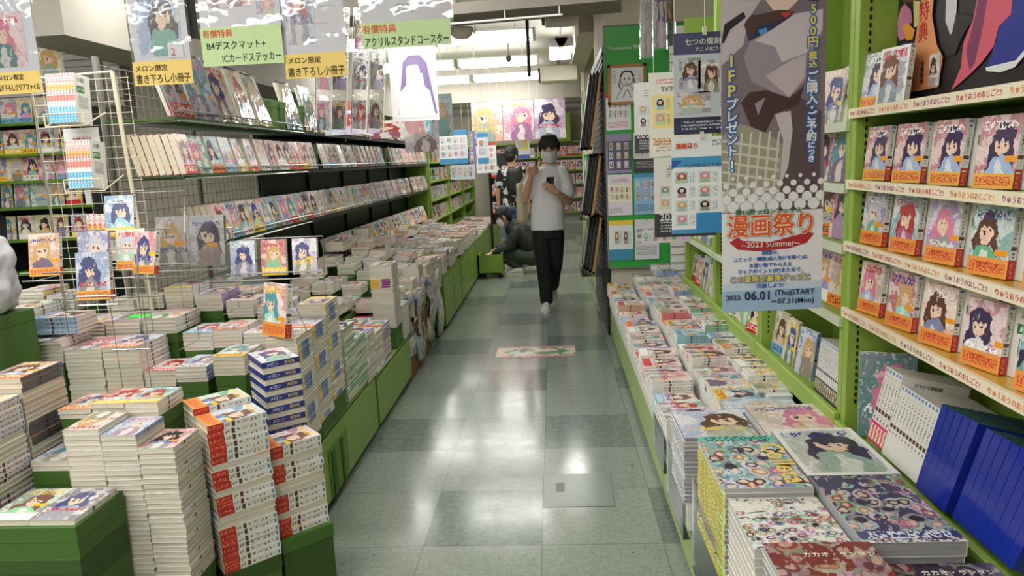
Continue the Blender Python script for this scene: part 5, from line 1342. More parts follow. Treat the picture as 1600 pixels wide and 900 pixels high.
# clipped notices in front of the pillar
def clip_sheets(x0, y, sheets, label, w, group='notices hanging from clips'):
    for k, (z0, z1, mat, fn, dx, lb) in enumerate(sheets):
        r = empty('hanging_notice', (x0+dx+w/2, y+.004*k, z0)); s = sheet(r, 'sheet', w, z1-z0, mat, (0,0,(z1-z0)/2))
        if fn: fn(r, w, z1-z0)
        MB().box(-.035,-.008,z1-z0-.012,-.02,.008,z1-z0+.02).obj('clip', M['cream'], r)
        cords(r, (-.027,), z1-z0+.01, (ZC-z0) if k == 0 else z1-z0+.028)
        tag(r, lb, 'notice', group)
def up1(r, w, h):
    text_obj('七つの魔剣が', WHITE_INK, r, (-.02,-.002,h-.035), w=.17); text_obj('アニメ化フェア', WHITE_INK, r, (.0,-.002,h-.065), w=.13)
    for (x, z, a, b, sd, tc) in ((-.085,.24,.085,.12,5.5,(40,50,90)),(-.01,.225,.085,.125,6.6,(150,120,160)),(-.07,.125,.13,.085,8.1,(170,140,170))): sheet(r, 'picture', a, b, ART, (x,-.002,z), seed=sd, tint=tc, t=.001)
def up2(r, w, h):
    outl = text_obj('漫画祭り', P((226,90,50)), r, (-.09,-.002,h-.035), w=.09, bold=.03); decal(r, 'corner_flash', [(-w/2,h-.13),(-w/2,h-.095),(-w/2+.045,h-.095)], P((40,90,180)), .002)
    text_obj('フェアポイント引換ガイド', P((60,80,120)), r, (.01,-.002,h-.115), w=.22)
clip_sheets(.486, 3.0, [
    (1.566, 1.962, notice_mat('violet_notice', (196,202,216), (72,72,112), .21, (40,44,76), .17, 1, 1, (.0,.01,.0,.01), lines=((.04,.14,.1,.92,(190,194,214)),(.26,.42,.62,.95,(90,90,110)))), up1, 0.01, 'grey violet anime notice hanging beside the banner, upper of its pair'),
    (1.160, 1.556, notice_mat('blue_grid_notice', (236,240,246), None, 0, (70,152,204), .045, 3, 4, (.03,.97,.07,.66), seed=3.0, lines=((.9,.97,.55,.95,(90,110,140)),)), up2, 0.0, 'blue and white fair notice with a grid of small pictures beside the banner')], '', .30)
q = [o for o in bpy.data.objects if o.name.startswith('hanging_notice')][1]
decal(q, 'blue_band', [(-.15,.275),(.15,.275),(.15,.315),(-.15,.315)], P((70,152,204)), .0014); decal(q, 'blue_block', [(-.05,.0),(.15,.0),(.15,.085),(-.05,.085)], P((52,140,200)), .0018)
def tv(r, w, h): text_obj('TVアニメ', INK, r, (-.03,-.002,h-.075), w=.12); text_obj('2023.07', P((230,150,60)), r, (-.06,-.002,.07), w=.14)
def dt(r, w, h): text_obj('2023.07', WHITE_INK, r, (-.04,-.002,.095), w=.16)
clip_sheets(.452, 3.42, [
    (1.48, 1.86, notice_mat('yellow_grid_notice', (238,236,230), None, 0, None, 0, 3, 2, (.08,.92,.36,.72), panel=(244,226,150), seed=5.0, lines=((.86,.93,.12,.9,(220,90,80)),(.06,.2,.1,.9,(190,140,90)))), tv, 0.0, 'white notice with a yellow field of faces behind the violet one'),
    (1.10, 1.475, notice_mat('dark_foot_notice', (228,226,220), None, 0, (56,56,60), .30, 3, 2, (.08,.92,.34,.66), seed=6.0, lines=((.06,.24,.1,.9,(200,200,204)),(.74,.9,.2,.8,(110,110,120)))), dt, .02, 'white notice with a dark foot behind the blue grid notice')], '', .29)
clip_sheets(.432, 3.85, [
    (1.50, 1.86, notice_mat('grey_faces_notice', (228,228,230), None, 0, (70,70,76), .26, 3, 2, (.08,.92,.36,.70), seed=7.0, lines=((.05,.2,.1,.9,(200,200,204)),(.8,.9,.2,.8,(110,110,120)))), dt, 0.0, 'narrowly visible white notice in front of the framed drawing'),
    (1.02, 1.09, notice_mat('strip_notice', (220,214,220), None, 0, None, 0, 5, 1, (.02,.98,.05,.95), seed=9.0), None, 0.03, 'little strip of pictures hanging below the dark-footed notice')], '', .26)
# bagged goods hanging by the top
for k, (x, y, z, c) in enumerate(((.46,3.55,1.95,(200,196,206)),(.52,3.5,1.98,(150,120,170)),(.575,3.6,2.0,(190,200,214)))):
    r = empty('bagged_goods', (x, y, z)); o = MB().box(-.026,-.004,0,.026,.004,.3).obj('card', wrap, r); o['seed'] = 60.0+k*3; o.color = lin(c)+(1,)
    MB().box(-.03,-.008,-.01,.03,.008,.33).obj('film_bag', M['film'], r); cords(r, (0,), .3, ZC-z); tag(r, 'film-bagged card goods hanging above the notices, %s from the pillar' % nth(3-k), 'bagged goods', 'bagged goods hanging above the notices')

# green notice board on the pillar
r = empty('notice_board', (.645, 5.86, .58))
MB().box(-.215,-.012,0,.40,.012,1.90).obj('board', M['green_sign'], r, bevel=.003)
MB().box(-.222,-.016,-.01,-.212,.014,1.91).box(-.222,-.016,1.9,.41,.014,1.91).box(-.222,-.016,-.01,.41,.014,0).obj('frame', M['grey'], r)
text_obj('Melonbooks 予約コーナー', WHITE_INK, r, (.02, -.0125, 1.74), w=.40, bold=.02)
tag(r, 'tall green reservation board on the pillar with white lettering', 'notice board')
nb = [
 (-.113,.1,.195,.33,'blue_orange_sheet',dict(bg=(232,232,236),head=(240,206,70),hh=.12,foot=(62,140,176),fh=.28,cols=2,rows=1,region=(.2,.95,.36,.78),seed=11.0),'notice with a blue foot and a yellow top, low on the green board'),
 (.098,.1,.195,.33,'grey_lines_sheet',dict(bg=(222,222,228),cols=2,rows=2,region=(.05,.95,.52,.78),seed=12.0,lines=((.12,.34,.05,.9,(120,120,130)),(.4,.47,.05,.95,(140,90,140)))),'grey notice with lines of print, low on the green board'),
 (-.113,.47,.195,.33,'pale_yellow_sheet',dict(bg=(226,220,232),cols=4,rows=2,region=(.08,.92,.36,.72),panel=(240,234,190),seed=13.0,lines=((.82,.9,.15,.85,(190,80,90)),(.06,.2,.05,.6,(120,110,140)))),'pale notice with eight small faces on the green board'),
 (.098,.47,.195,.33,'blue_sheet',dict(bg=(150,190,222),head=(84,150,204),hh=.1,cols=3,rows=2,region=(.05,.95,.34,.84),seed=14.0,lines=((.08,.26,.06,.9,(60,80,120)),)),'light blue notice on the green board'),
 (-.113,.81,.195,.31,'violet_sheet',dict(bg=(150,138,178),cols=3,rows=3,region=(.06,.98,.1,.8),panel=(92,84,116),seed=15.0),'violet notice on the green board'),
 (.098,.81,.195,.31,'dark_half_sheet',dict(bg=(210,210,214),foot=(66,66,72),fh=.34,cols=4,rows=2,region=(.05,.95,.4,.86),seed=16.0,lines=((.1,.28,.08,.9,(180,180,184)),)),'half dark notice on the green board'),
 (-.113,1.15,.195,.30,'red_head_sheet',dict(bg=(236,234,236),head=(190,44,56),hh=.16,cols=4,rows=2,region=(.08,.92,.3,.8),seed=17.0,lines=((.06,.22,.06,.9,(190,60,70)),)),'white notice with a red head below the framed drawing'),
]
for (x, z, w, h, nm, kw, lb) in nb:
    q = empty('pinned_notice', (.645+x, 5.838, .58+z-.04)); sheet(q, 'sheet', w, h, notice_mat(nm, **kw), (0,0,h/2)); MB().box(-.004,-.006,h-.012,.004,.001,h-.004).obj('pin', M['grey'], q)
    tag(q, lb, 'notice', 'notices pinned on the green board')
q = empty('framed_drawing', (.60, 5.825, 1.885))
MB().box(-.15,-.01,0,.15,.014,.022).box(-.15,-.01,.283,.15,.014,.305).box(-.15,-.01,0,-.128,.014,.305).box(.128,-.01,0,.15,.014,.305).obj('frame', M['wood'], q, bevel=.002)
d = sheet(q, 'drawing', .26, .265, M['paper'], (0,.004,.152))
m = MB()
def stroke(pts, rr=.0022): m.tube([(x,-.0035,z) for x, z in pts], rr, 5)
stroke([(.0+.05*math.cos(t*PI/10), .045+.055*math.sin(t*PI/10)) for t in range(21)])
stroke([(-.05,.05),(-.062,.0),(-.05,-.03)], .004); stroke([(.05,.05),(.064,.0),(.05,-.03)], .004); stroke([(-.05,.06),(-.03,.095),(.0,.10),(.035,.095),(.055,.06)], .006)
stroke([(-.018,.05),(-.018,.035)], .004); stroke([(.018,.05),(.018,.035)], .004); stroke([(-.012,.01),(0,.006),(.012,.01)])
stroke([(-.03,-.015),(-.06,-.06),(-.08,-.11)]); stroke([(.03,-.015),(.06,-.06),(.085,-.11)]); stroke([(-.03,-.1),(-.01,-.05),(.0,-.04),(.012,-.05),(.03,-.1)])
for k in range(5): stroke([(-.115,.10-.02*k),(-.09,.105-.02*k),(-.085,.09-.02*k)], .0013); stroke([(.09,.06-.03*k),(.11,.07-.03*k),(.105,.05-.03*k)], .0013)
m.obj('ink_lines', M['ink'], d); tag(q, 'wooden frame with an ink drawing of a girl on the green board', 'picture')
# second green board further along
r = empty('notice_board', (.70, 10.97, .45)); MB().box(-.24,-.012,0,.3,.012,1.82).obj('board', M['green_sign'], r); text_obj('Melonbooks', WHITE_INK, r, (-.06,-.0125,1.56), w=.22, bold=.02)
MB().box(-.25,-.016,-.01,-.238,.014,1.9).box(-.25,-.016,1.82,.31,.014,2.0).obj('frame', M['white'], r); tag(r, 'second green board on the column further along', 'notice board')
for k in range(4):
    q = empty('pinned_notice', (.585, 10.945, .62+.30*k)); sheet(q, 'sheet', .22, .26, notice_mat('far_sheet_%d' % k, bg=((240,236,190),(232,226,232),(222,236,222),(240,222,190))[k], head=((90,170,90),(230,150,60),(120,190,120),(240,210,90))[k], hh=.2, cols=3, rows=2, region=(.06,.94,.15,.7), seed=20.0+k), (0,0,.13)); tag(q, 'small notice on the second green board, %s from its foot' % nth(k+1), 'notice', 'notices on the second green board')

# black slatted side of the pillar with frames leaning in it
r = empty('slatwall', (.435, 6.7, 0)); MB().box(-.02,-.82,0,.012,.8,2.35).obj('board', M['black'], r)
m = MB()
for i in range(46): m.box(-.026,-.82,.02+i*.05,-.02,.8,.045+i*.05)
m.obj('slat', M['dgrey'], r); tag(r, 'black slatted panel on the aisle side of the pillar', 'slat panel')
for tier, (z, ln) in enumerate(((1.55,.62),(1.0,.52),(.52,.50))):
    for k in range(4):
        wood = (k == 0); q = empty('leaning_picture', (.305-.022*k, 6.02+.10*k+.05*tier, z), (0, math.radians(9), 0))
        MB().box(-.008,-.2,0,.008,.2,.022).box(-.008,-.2,ln-.022,.008,.2,ln).box(-.008,-.2,0,.008,-.178,ln).box(-.008,.178,0,.008,.2,ln).obj('frame', M['wood'] if wood else M['black'], q)
        MB().box(-.004,-.18,.02,.004,.18,ln-.02).obj('picture', P((206,206,210)) if not wood else P((214,196,170)), q)
        tag(q, '%s picture frame leaning on the black slats, %s from the wall, %s tier from top' % ('wooden' if wood else 'black', nth(k+1), nth(tier+1)), 'frame', 'frames leaning on the black slats')
    q = empty('wall_tray', (.395, 6.2, z-.03)); MB().box(-.19,-.22,0,.012,.4,.006).box(-.19,-.22,0,-.186,.4,.04).obj('tray', M['acrylic'], q); tag(q, 'clear tray carrying leaning frames, %s from top' % nth(tier+1), 'tray')
# low lime cabinet beyond the pillar with a white stack
r = empty('display_table', (.70, 9.3, 0)); MB().box(-.28,-1.65,.03,.5,1.65,.72).obj('body', plain((158,180,112),.45,name='pale_lime_panel'), r); MB().box(-.29,-1.66,.72,.5,1.66,.745).obj('tabletop', M['lime'], r); MB().box(-.25,-1.6,0,.45,1.6,.03).obj('plinth', M['black'], r)
tag(r, 'pale green cabinet along the aisle beyond the pillar', 'display table')
for i in range(7):
    book(mv, (.52+rb.uniform(-.004,.004), 7.85, .7455+.0135*(6-i)), (0,0,-PI/2), 4.4, lin((220,220,220))+(1,), 'white book, %s from top, on the pale green cabinet beyond the pillar' % nth(i+1), 'white books beyond the pillar')
    book(mv, (.53+rb.uniform(-.004,.004), 8.05, .7455+.0135*(6-i)), (0,0,-PI/2), 9.4, lin((220,220,240))+(1,), 'white book, %s from top, on the further pile beyond the pillar' % nth(i+1), 'white books beyond the pillar')
# big picture panel on the near top shelf
r = empty('picture_display', (.985, 2.17, 1.6), (0, 0, -PI/2)); sheet(r, 'panel', .95, .62, P((24,20,26)), (.475, .003, .31), t=.004)
for (nm, pts, c, d) in (
 ('panel_shape', [(.0,.45),(.12,.40),(.14,.262),(.044,.272),(.0,.30)], (92,52,44), .0015),
 ('flower', [(-.005+.01,.236),(.010+.01,.263),(.044,.272),(.081,.246),(.091,.216),(.065,.205),(.054,.178),(.026,.176),(.010,.192)], (196,120,160), .0018),
 ('flower', [(.036,.213),(.064,.218),(.107,.191),(.096,.168),(.062,.172)], (236,160,60), .002),
 ('panel_shape', [(.09,.27),(.125,.26),(.125,.197),(.1,.2)], (206,196,130), .0016),
 ('robe', [(.247,.44),(.308,.43),(.306,.197),(.300,.159),(.285,.150),(.259,.186)], (200,196,204), .0018),
 ('robe', [(.306,.197),(.354,.185),(.385,.174),(.344,.143),(.312,.101),(.274,.100),(.254,.123),(.291,.146)], (30,26,34), .0021),
 ('sleeve', [(.438,.40),(.525,.38),(.521,.154),(.481,.136),(.468,.097),(.426,.067),(.385,.047),(.305,.016),(.342,.066),(.346,.121),(.380,.169)], (206,90,110), .0024),
 ('sleeve_fold', [(.42,.36),(.46,.36),(.42,.14),(.40,.07),(.38,.055),(.36,.10),(.39,.18)], (120,50,90), .0026),
 ('cloak', [(.525,.40),(.80,.36),(.80,.16),(.585,.080),(.549,.056),(.446,.054),(.475,.109),(.484,.140)], (34,48,140), .0022),
 ('hem', [(.80,.16),(.80,.145),(.586,.068),(.547,.042),(.497,.037),(.447,.046),(.441,.054),(.549,.056),(.585,.080)], (226,226,232), .0025),
 ): decal(r, nm, pts, P(c), d)
q = decal(r, 'orange_tag', [(.112,.144),(.125,.197),(.152,.34),(.21,.34),(.198,.211),(.230,.135),(.262,.102),(.248,.030),(.020,.028),(.060,.126)], P((214,140,90)), .0045)
text_obj('特\n典', P((190,36,34)), q, (.158,-.005,.205), h=.10, shear=.0); text_obj('メ\nロ\nン', WHITE_INK, decal(q, 'blue_slip', [(.052,.10),(.078,.10),(.078,.165),(.052,.165)], P((50,80,170)), .005), (.065,-.0054,.133), h=.055)
for k, (a, b) in enumerate((((.027,.104),(.088,.040)),((.196,.110),(.258,.034)))):
    s = sheet(r, 'picture_card', b[0]-a[0]-.01, a[1]-b[1]+.004, ART, ((a[0]+b[0])/2, -.006, (a[1]+b[1])/2+.002), seed=21.0+k*8, tint=(200,190,200), t=.001)
for k, x in enumerate((.10,.165)): text_obj('描き下ろし\nタペストリー'.replace('\n','') if False else '有\n償\n特\n典', INK, q, (x,-.005,.075), h=.06)
tag(r, 'big dark picture panel with a robed figure on the top shelf, orange tag in front', 'picture panel')

# pictures hanging over the long shelves
r = empty('hanging_poster', (-.86, 4.6, 1.77)); s = sheet(r, 'sheet', .30, .46, P((244,242,248)), (0,0,.23))
decal(s, 'printed_hair', [(-.11,-.19),(-.06,.13),(-.02,.17),(.05,.17),(.09,.12),(.14,-.19),(.09,-.19),(.06,.06),(-.04,.07),(-.07,-.19)], P((140,120,170)), .0014); decal(s, 'printed_dress', [(-.11,-.21),(-.09,-.05),(-.03,.01),(.04,.01),(.10,-.05),(.13,-.21)], P((248,248,250)), .0017)
decal(s, 'printed_face', [(.045*math.cos(t*PI/8), .075+.055*math.sin(t*PI/8)) for t in range(16)], P((244,226,220)), .0019); decal(s, 'printed_fringe', [(-.05,.10),(-.045,.145),(.0,.155),(.045,.145),(.05,.10),(.02,.115),(-.02,.11)], P((150,130,178)), .0021)
cords(r, (-.12,.12), .46, ZC-1.77); tag(r, 'white poster of a pale violet-haired figure hanging before the lamps', 'poster')
for k, (x, y, z, w, h, sd, tc, lb) in enumerate(((-.98,5.3,1.72,.20,.34,13.3,(90,180,190),'teal poster hanging beside the white violet-haired one'),(-1.12,6.2,1.60,.30,.30,25.2,(220,210,230),'pale poster with an orange animal hanging beyond the teal one'),(-1.05,7.0,1.75,.2,.4,38.1,(110,180,210),'narrow sea blue poster hanging before the blue notices'),(-1.36,4.9,1.72,.38,.16,49.0,(150,180,220),'wide pale blue picture card over the black shelves'),(-1.20,5.4,1.70,.34,.13,57.0,(240,230,220),'cream picture card with a yellow spot over the black shelves'))):
    r = empty('hanging_poster', (x, y, z)); sheet(r, 'sheet', w, h, ART, (0,0,h/2), seed=sd, tint=tc); cords(r, (-w*.4, w*.4), h, ZC-z); tag(r, lb, 'poster')
for k, (x, y, c) in enumerate(((-1.28,4.3,(150,60,56)),(-1.17,4.35,(60,56,80)),(-1.08,4.4,(150,150,80)),(-1.36,4.25,(120,120,130)))):
    r = empty('pocket_strip', (x, y, 1.70), (0, .12, -.15)); MB().box(-.05,-.004,0,.05,.004,.72).obj('film_strip', M['film'], r); MB().box(-.053,-.005,0,-.05,.005,.72).box(.05,-.005,0,.053,.005,.72).obj('edge', M['white'], r)
    for i in range(3): sheet(r, 'card', .085, .17, ART, (0,0,.11+.23*i), seed=70+k*7+i*3, tint=c)
    cords(r, (0,), .72, ZC-1.70); tag(r, 'clear pocket strip with picture cards, %s from the aisle' % nth((2,1,0,3)[k]+1 if k != 2 else 1) if False else 'clear pocket strip with %s cards over the black shelves' % ('red','dark','olive','grey')[k], 'pocket strip', 'pocket strips over the black shelves')
r = empty('shelf_sign', (-1.66, 5.75, 1.80)); sheet(r, 'sheet', .24, .22, P((222,120,110)), (0,0,.11)); decal(r, 'yellow_half', [(-.12,0),(.12,0),(.12,.1),(-.12,.1)], P((244,190,60)), .0016); MB().box(-.004,0,-.1,.004,.01,.05).obj('stem', M['grey'], r); tag(r, 'red and yellow sign standing over the top black shelf', 'sign')
for (x, y, z, w, h, nm, kw, lb) in ((-1.24,9.0,1.475,.36,.42,'blue_head_far',dict(bg=(226,230,236),head=(74,146,196),hh=.16,foot=(74,146,196),fh=.16,cols=4,rows=3,region=(.06,.94,.2,.8),seed=31.0),'blue-headed fair notice hanging before the lime bookcase'),(-1.00,9.02,1.47,.09,.40,'violet_far',dict(bg=(130,130,170),cols=1,rows=4,region=(.1,.9,.05,.95),seed=32.0),'narrow violet notice beside the blue-headed one'),(-.87,9.03,1.46,.14,.38,'blue_far',dict(bg=(226,230,236),head=(74,146,196),hh=.14,foot=(74,146,196),fh=.2,cols=1,rows=2,region=(.1,.9,.26,.8),seed=33.0),'narrow blue and white notice hanging over the aisle'),(-1.24,9.8,1.26,.34,.20,'strip_far',dict(bg=(206,214,226),cols=4,rows=1,region=(.03,.97,.08,.92),seed=34.0),'landscape notice of four figures below the blue-headed one'),(-.98,10.6,1.32,.30,.44,'white_far',dict(bg=(232,230,232),head=(190,60,70),hh=.1,cols=3,rows=4,region=(.05,.95,.08,.85),seed=35.0),'white notice with rows of small pictures over the black rack')):
    r = empty('hanging_notice', (x, y, z)); sheet(r, 'sheet', w, h, notice_mat(nm, **kw), (0,0,h/2)); cords(r, (-w*.35, w*.35), h, ZC-z); tag(r, lb, 'notice')
for k, (x, sd, tc) in enumerate(((-1.10,14.6,(240,170,110)),(-.565,27.3,(220,130,170)),(-.03,39.2,(190,150,200)))):
    r = empty('hanging_poster', (x, 12.4, 1.82)); sheet(r, 'sheet', .525, .66, ART, (0,0,.33), seed=sd, tint=tc, hair=(.35,.45,.25)[k]); cords(r, (-.2,.2), .66, ZC-1.82)
    tag(r, ('fair-haired figure poster under the far beam','pink-haired figure poster in the middle under the far beam','violet-haired figure poster under the far beam, beside the lime box')[k], 'poster')

# lime bookcase beyond the black shelves and the far wall
GQ = 'books in the lime bookcase'
r = empty('bookcase', (-1.66, 12.3, 0)); 
for i in range(4): MB().box(-.3,-2.72+i*1.8,.0,.0,-2.69+i*1.8,1.98).obj('upright', LIMEP, r)
for z in (.72, 1.0, 1.26, 1.52, 1.78): MB().box(-.3,-2.7,z-.025,.0,2.72,z).obj('shelf_board', LIMEP, r)
MB().box(-.31,-2.7,.5,-.3,2.72,1.98).obj('back_panel', LIMEP, r); MB().box(-.3,-2.7,0,-.02,2.72,.5).obj('base', M['lime_dark'], r)
tag(r, 'lime bookcase beyond the end of the black shelves', 'bookcase')
qb = Spec('bookcase_book', .12, .175, .016, parts=False); qd = Spec('bookcase_book', .12, .18, .03, spine=spine_mat('dark_spine', base=(40,60,50), obi=(30,40,44)), parts=False)
for row, z in enumerate((.72, 1.0, 1.26, 1.52)):
    y = 9.75; k = 0
    while y < 14.9 and k < 46:
        k += 1
        if rn.random() < .45: book(qb, (-1.72, y, z+.088), (PI/2-.08, 0, PI/2), rn.uniform(1,99), pick_tint(rn)[0], 'book facing out, %s along, %s shelf of the lime bookcase' % (nth(k), nth(row+1)), GQ); y += .15
        else: book(qd if rn.random() < .3 else qb, (-1.745, y, z+.09), (PI/2, 0, 0), rn.uniform(1,99), pick_tint(rn)[0], 'book standing spine out, %s along, %s shelf of the lime bookcase' % (nth(k), nth(row+1)), GQ); y += .06
r = empty('display_rack', (-.825, 11.3, .55)); MB().box(-.19,-.02,-.05,.19,.02,1.05).obj('back_panel', M['black'], r)
for z in (.12, .40, .68): MB().box(-.19,-.10,z-.015,.19,.0,z).obj('shelf_board', M['black'], r)
MB().box(-.19,-.1,-.55,-.17,.02,1.05).box(.17,-.1,-.55,.19,.02,1.05).obj('side', M['black'], r); tag(r, 'black display rack with six pictures at the end of the tables', 'rack')
for row, z in enumerate((.12, .40, .68)):
    for k, x in enumerate((-.085, .085)): book(qb, (-.825+x, 11.23, .55+z+.09), (PI/2-.1, 0, 0), rn.uniform(1,99), pick_tint(rn)[0], 'booklet on the black rack, %s column, %s shelf up' % (nth(k+1), nth(row+1)), 'booklets on the black rack')
r = empty('bookcase', (-.2, 16.1, 0))
for x in (-1.2, -.1, 1.0): MB().box(x-.02,-.2,0,x+.02,.1,1.84).obj('upright', LIMEP, r)
for z in (.3, .62, .92, 1.22, 1.52, 1.84): MB().box(-1.2,-.2,z-.03,1.0,.1,z).obj('shelf_board', LIMEP, r)
MB().box(-1.2,.1,0,1.0,.12,1.84).obj('back_panel', M['white'], r); tag(r, 'bookcase full of pink covers against the end wall', 'bookcase')
pk = Spec('far_comic', .15, .21, .02, parts=False)
for row, z in enumerate((.3, .62, .92, 1.22, 1.52)):
    for k in range(13): book(pk, (-1.31+.167*k if k < 6 else -1.27+.167*k, 15.98, z+.106), (PI/2-.08, 0, 0), rn.uniform(1,99), lin((226,130,160))+(1,), 'pink-covered comic, %s along, %s shelf from the floor at the end wall' % (nth(k+1), nth(row+1)), 'comics against the end wall')
r = empty('lime_box', (.06, 15.95, 1.84)); MB().box(-.3,-.12,0,.34,.1,.66).obj('body', M['lime'], r); sheet(r, 'picture', .48, .44, ART, (-.02,-.125,.32), seed=93.0, tint=(80,110,190)); tag(r, 'lime box with a blue picture on top of the far bookcase', 'box')
r = empty('hanging_notice', (-.56, 13.6, 1.50)); sheet(r, 'sheet', .26, .40, notice_mat('yellow_blue_far', (232,232,240), None, 0, (90,110,190), .2, 1, 1, (.15,.85,.45,.95), panel=(244,214,90), seed=41.0), (0,0,.2)); cords(r, (-.1,.1), .4, ZC-1.5); tag(r, 'white notice with yellow and blue hanging before the far bookcase', 'notice')

# printed sticker on the floor
r = empty('floor_sticker', (-.16, 5.42, .001)); m = MB().box(-.34,-.15,0,.28,.15,.0012)
n = NT('floor_sticker_print'); tc = n.n('ShaderNodeTexCoord'); sp = n.N.new('ShaderNodeSeparateXYZ'); n.L.new(tc.outputs['Object'], sp.inputs[0])
nz = n.noise(tc.outputs['Object'], 9.0, 3.0); s2 = n.N.new('ShaderNodeSeparateColor'); n.L.new(nz.outputs['Color'], s2.inputs[0])
c = n.mix(n.gt(s2.outputs[0], .5), rgb(206,206,190), rgb(96,140,104)); c = n.mix(n.gt(s2.outputs[1], .55), c, rgb(226,196,170)); c = n.mix(n.gt(s2.outputs[2], .6), c, rgb(60,74,60))
edge = n.m('MAXIMUM', n.gt(sp.outputs[1], .105), n.lt(sp.outputs[1], -.105)); g = n.noise(tc.outputs['Object'], 70.0, 1.0).outputs[0]
c = n.mix(edge, c, n.mix(n.gt(g, .5), rgb(200,200,194), rgb(196,60,60))); n.bsdf(c, .3); m.obj('print', n.mat, r)
tag(r, 'worn colourful floor sticker on the aisle tiles', 'floor sticker')

# ------------------------------------------------------------------ people
SKIN = plain((206,160,132), .55, name='skin', vary=.04); HAIR = plain((18,16,18), .62, name='black_hair', vary=.25)
TEE = plain((240,241,244), .85, name='white_cotton', vary=.03); PANTS = plain((22,23,26), .85, name='black_cloth'); JACKET = plain((34,37,40), .7, name='dark_jacket', vary=.12)
OLIVE = plain((62,68,58), .85, name='olive_trousers'); JEANS = plain((70,96,130), .85, name='blue_denim', vary=.1); MASK = plain((232,234,236), .8, name='white_mask', vary=.02)
SHOE = plain((196,194,184), .7, name='pale_shoe'); SOLE = plain((226,224,214), .6, name='shoe_sole'); TOTE = plain((206,194,164), .85, name='cream_canvas'); EYE_M = plain((24,20,20), .3, name='dark_eye')
def ico(bm, c, r, rot=None, seg=14):
    ret = bmesh.ops.create_uvsphere(bm, u_segments=seg, v_segments=seg//2+2, radius=1.0)
    m = Matrix.Translation(c) @ (rot or Matrix.Identity(3)).to_4x4() @ Matrix.Diagonal((r[0], r[1], r[2], 1))
    bmesh.ops.transform(bm, matrix=m, verts=ret['verts'])
def capsule(bm, p, rp, q, rq, seg=12):
    p, q = Vector(p), Vector(q); d = q-p; L = d.length
    ico(bm, p, (rp,)*3, seg=seg); ico(bm, q, (rq,)*3, seg=seg)
    if L < 1e-5: return
    ret = bmesh.ops.create_cone(bm, cap_ends=True, segments=seg, radius1=rp, radius2=rq, depth=L)
    m = Matrix.Translation((p+q)/2) @ d.to_track_quat('Z', 'Y').to_matrix().to_4x4()
    bmesh.ops.transform(bm, matrix=m, verts=ret['verts'])
def rings_closed(bm, rings):
    prev = None; first = None
    for r in rings:
        vs = [bm.verts.new(p) for p in r]
        if prev:
            for i in range(len(vs)): bm.faces.new((prev[i], prev[(i+1) % len(vs)], vs[(i+1) % len(vs)], vs[i]))
        else: first = vs
        prev = vs
    bm.faces.new(list(reversed(first))); bm.faces.new(prev)
def oval(c, rx, ry, n=20, rot=None):
    return [Vector(c) + (rot or Matrix.Identity(3)) @ Vector((rx*math.cos(2*PI*i/n), ry*math.sin(2*PI*i/n), 0)) for i in range(n)]
def flesh(name, chains, ells, rings, voxel, mat, parent, smooth=6, factor=.5):
    bm = bmesh.new()
    for ch in chains:
        for (p, rp), (q, rq) in zip(ch, ch[1:]): capsule(bm, p, rp, q, rq)
    for e in ells: ico(bm, Vector(e[0]), e[1], e[2] if len(e) > 2 else None, 18)
    for rs in rings: rings_closed(bm, rs)
    bmesh.ops.recalc_face_normals(bm, faces=bm.faces)
    me = bpy.data.meshes.new(name); bm.to_mesh(me); bm.free()
    o = bpy.data.objects.new(name, me); COL.objects.link(o)
    md = o.modifiers.new('r', 'REMESH'); md.mode = 'VOXEL'; md.voxel_size = voxel; md.use_smooth_shade = True
    ms = o.modifiers.new('s', 'SMOOTH'); ms.iterations = smooth; ms.factor = factor
    me2 = bpy.data.meshes.new_from_object(o.evaluated_get(bpy.context.evaluated_depsgraph_get()))
    bpy.data.objects.remove(o); bpy.data.meshes.remove(me)
    me2.name = name; me2.materials.clear(); me2.materials.append(mat)
    me2.polygons.foreach_set('use_smooth', [True]*len(me2.polygons))
    o = bpy.data.objects.new(name, me2); COL.objects.link(o); o.parent = parent
    return o
def hand_chains(wrist, palm_dir, spread_dir, normal, s=1.0, curl=(.5,.9,.9), thumb=.7):
    """palm and five fingers; palm_dir points to the fingertips, spread_dir to the thumb side, fingers curl towards normal"""
    w, pd, sd, nm = Vector(wrist), Vector(palm_dir).normalized(), Vector(spread_dir).normalized(), Vector(normal).normalized()
    out = []
    knuck = []
    for i, k in enumerate((.030, .010, -.011, -.031)):
        kn = w + pd*(.083-.004*abs(i-1))*s + sd*k*s; knuck.append(kn)
        out.append([(w + sd*k*.45*s + pd*.012, .0135*s), (kn, .0112*s)])
    for i, kn in enumerate(knuck):
        ln = (.040, .045, .041, .032)[i]*s; p = kn; a = 0.0; ch = [(p, .0098*s)]
        for j, f in enumerate((1.0, .66, .5)):
            a += curl[j]; d = pd*math.cos(a) + nm*math.sin(a); p = p + d*ln*f; ch.append((p, (.0088, .008, .007)[j]*s))
        out.append(ch)
    t0 = w + pd*.025*s + sd*.026*s; t1 = t0 + (sd*.75 + pd*.6 + nm*.3).normalized()*.036*s; t2 = t1 + (pd*.85 + nm*thumb).normalized()*.030*s; t3 = t2 + (pd*.7 + nm*thumb*1.4 - sd*.2).normalized()*.022*s
    out.append([(w + pd*.012*s, .013*s), (t0, .0135*s), (t1, .011*s), (t2, .0095*s), (t3, .008*s)])
    return out
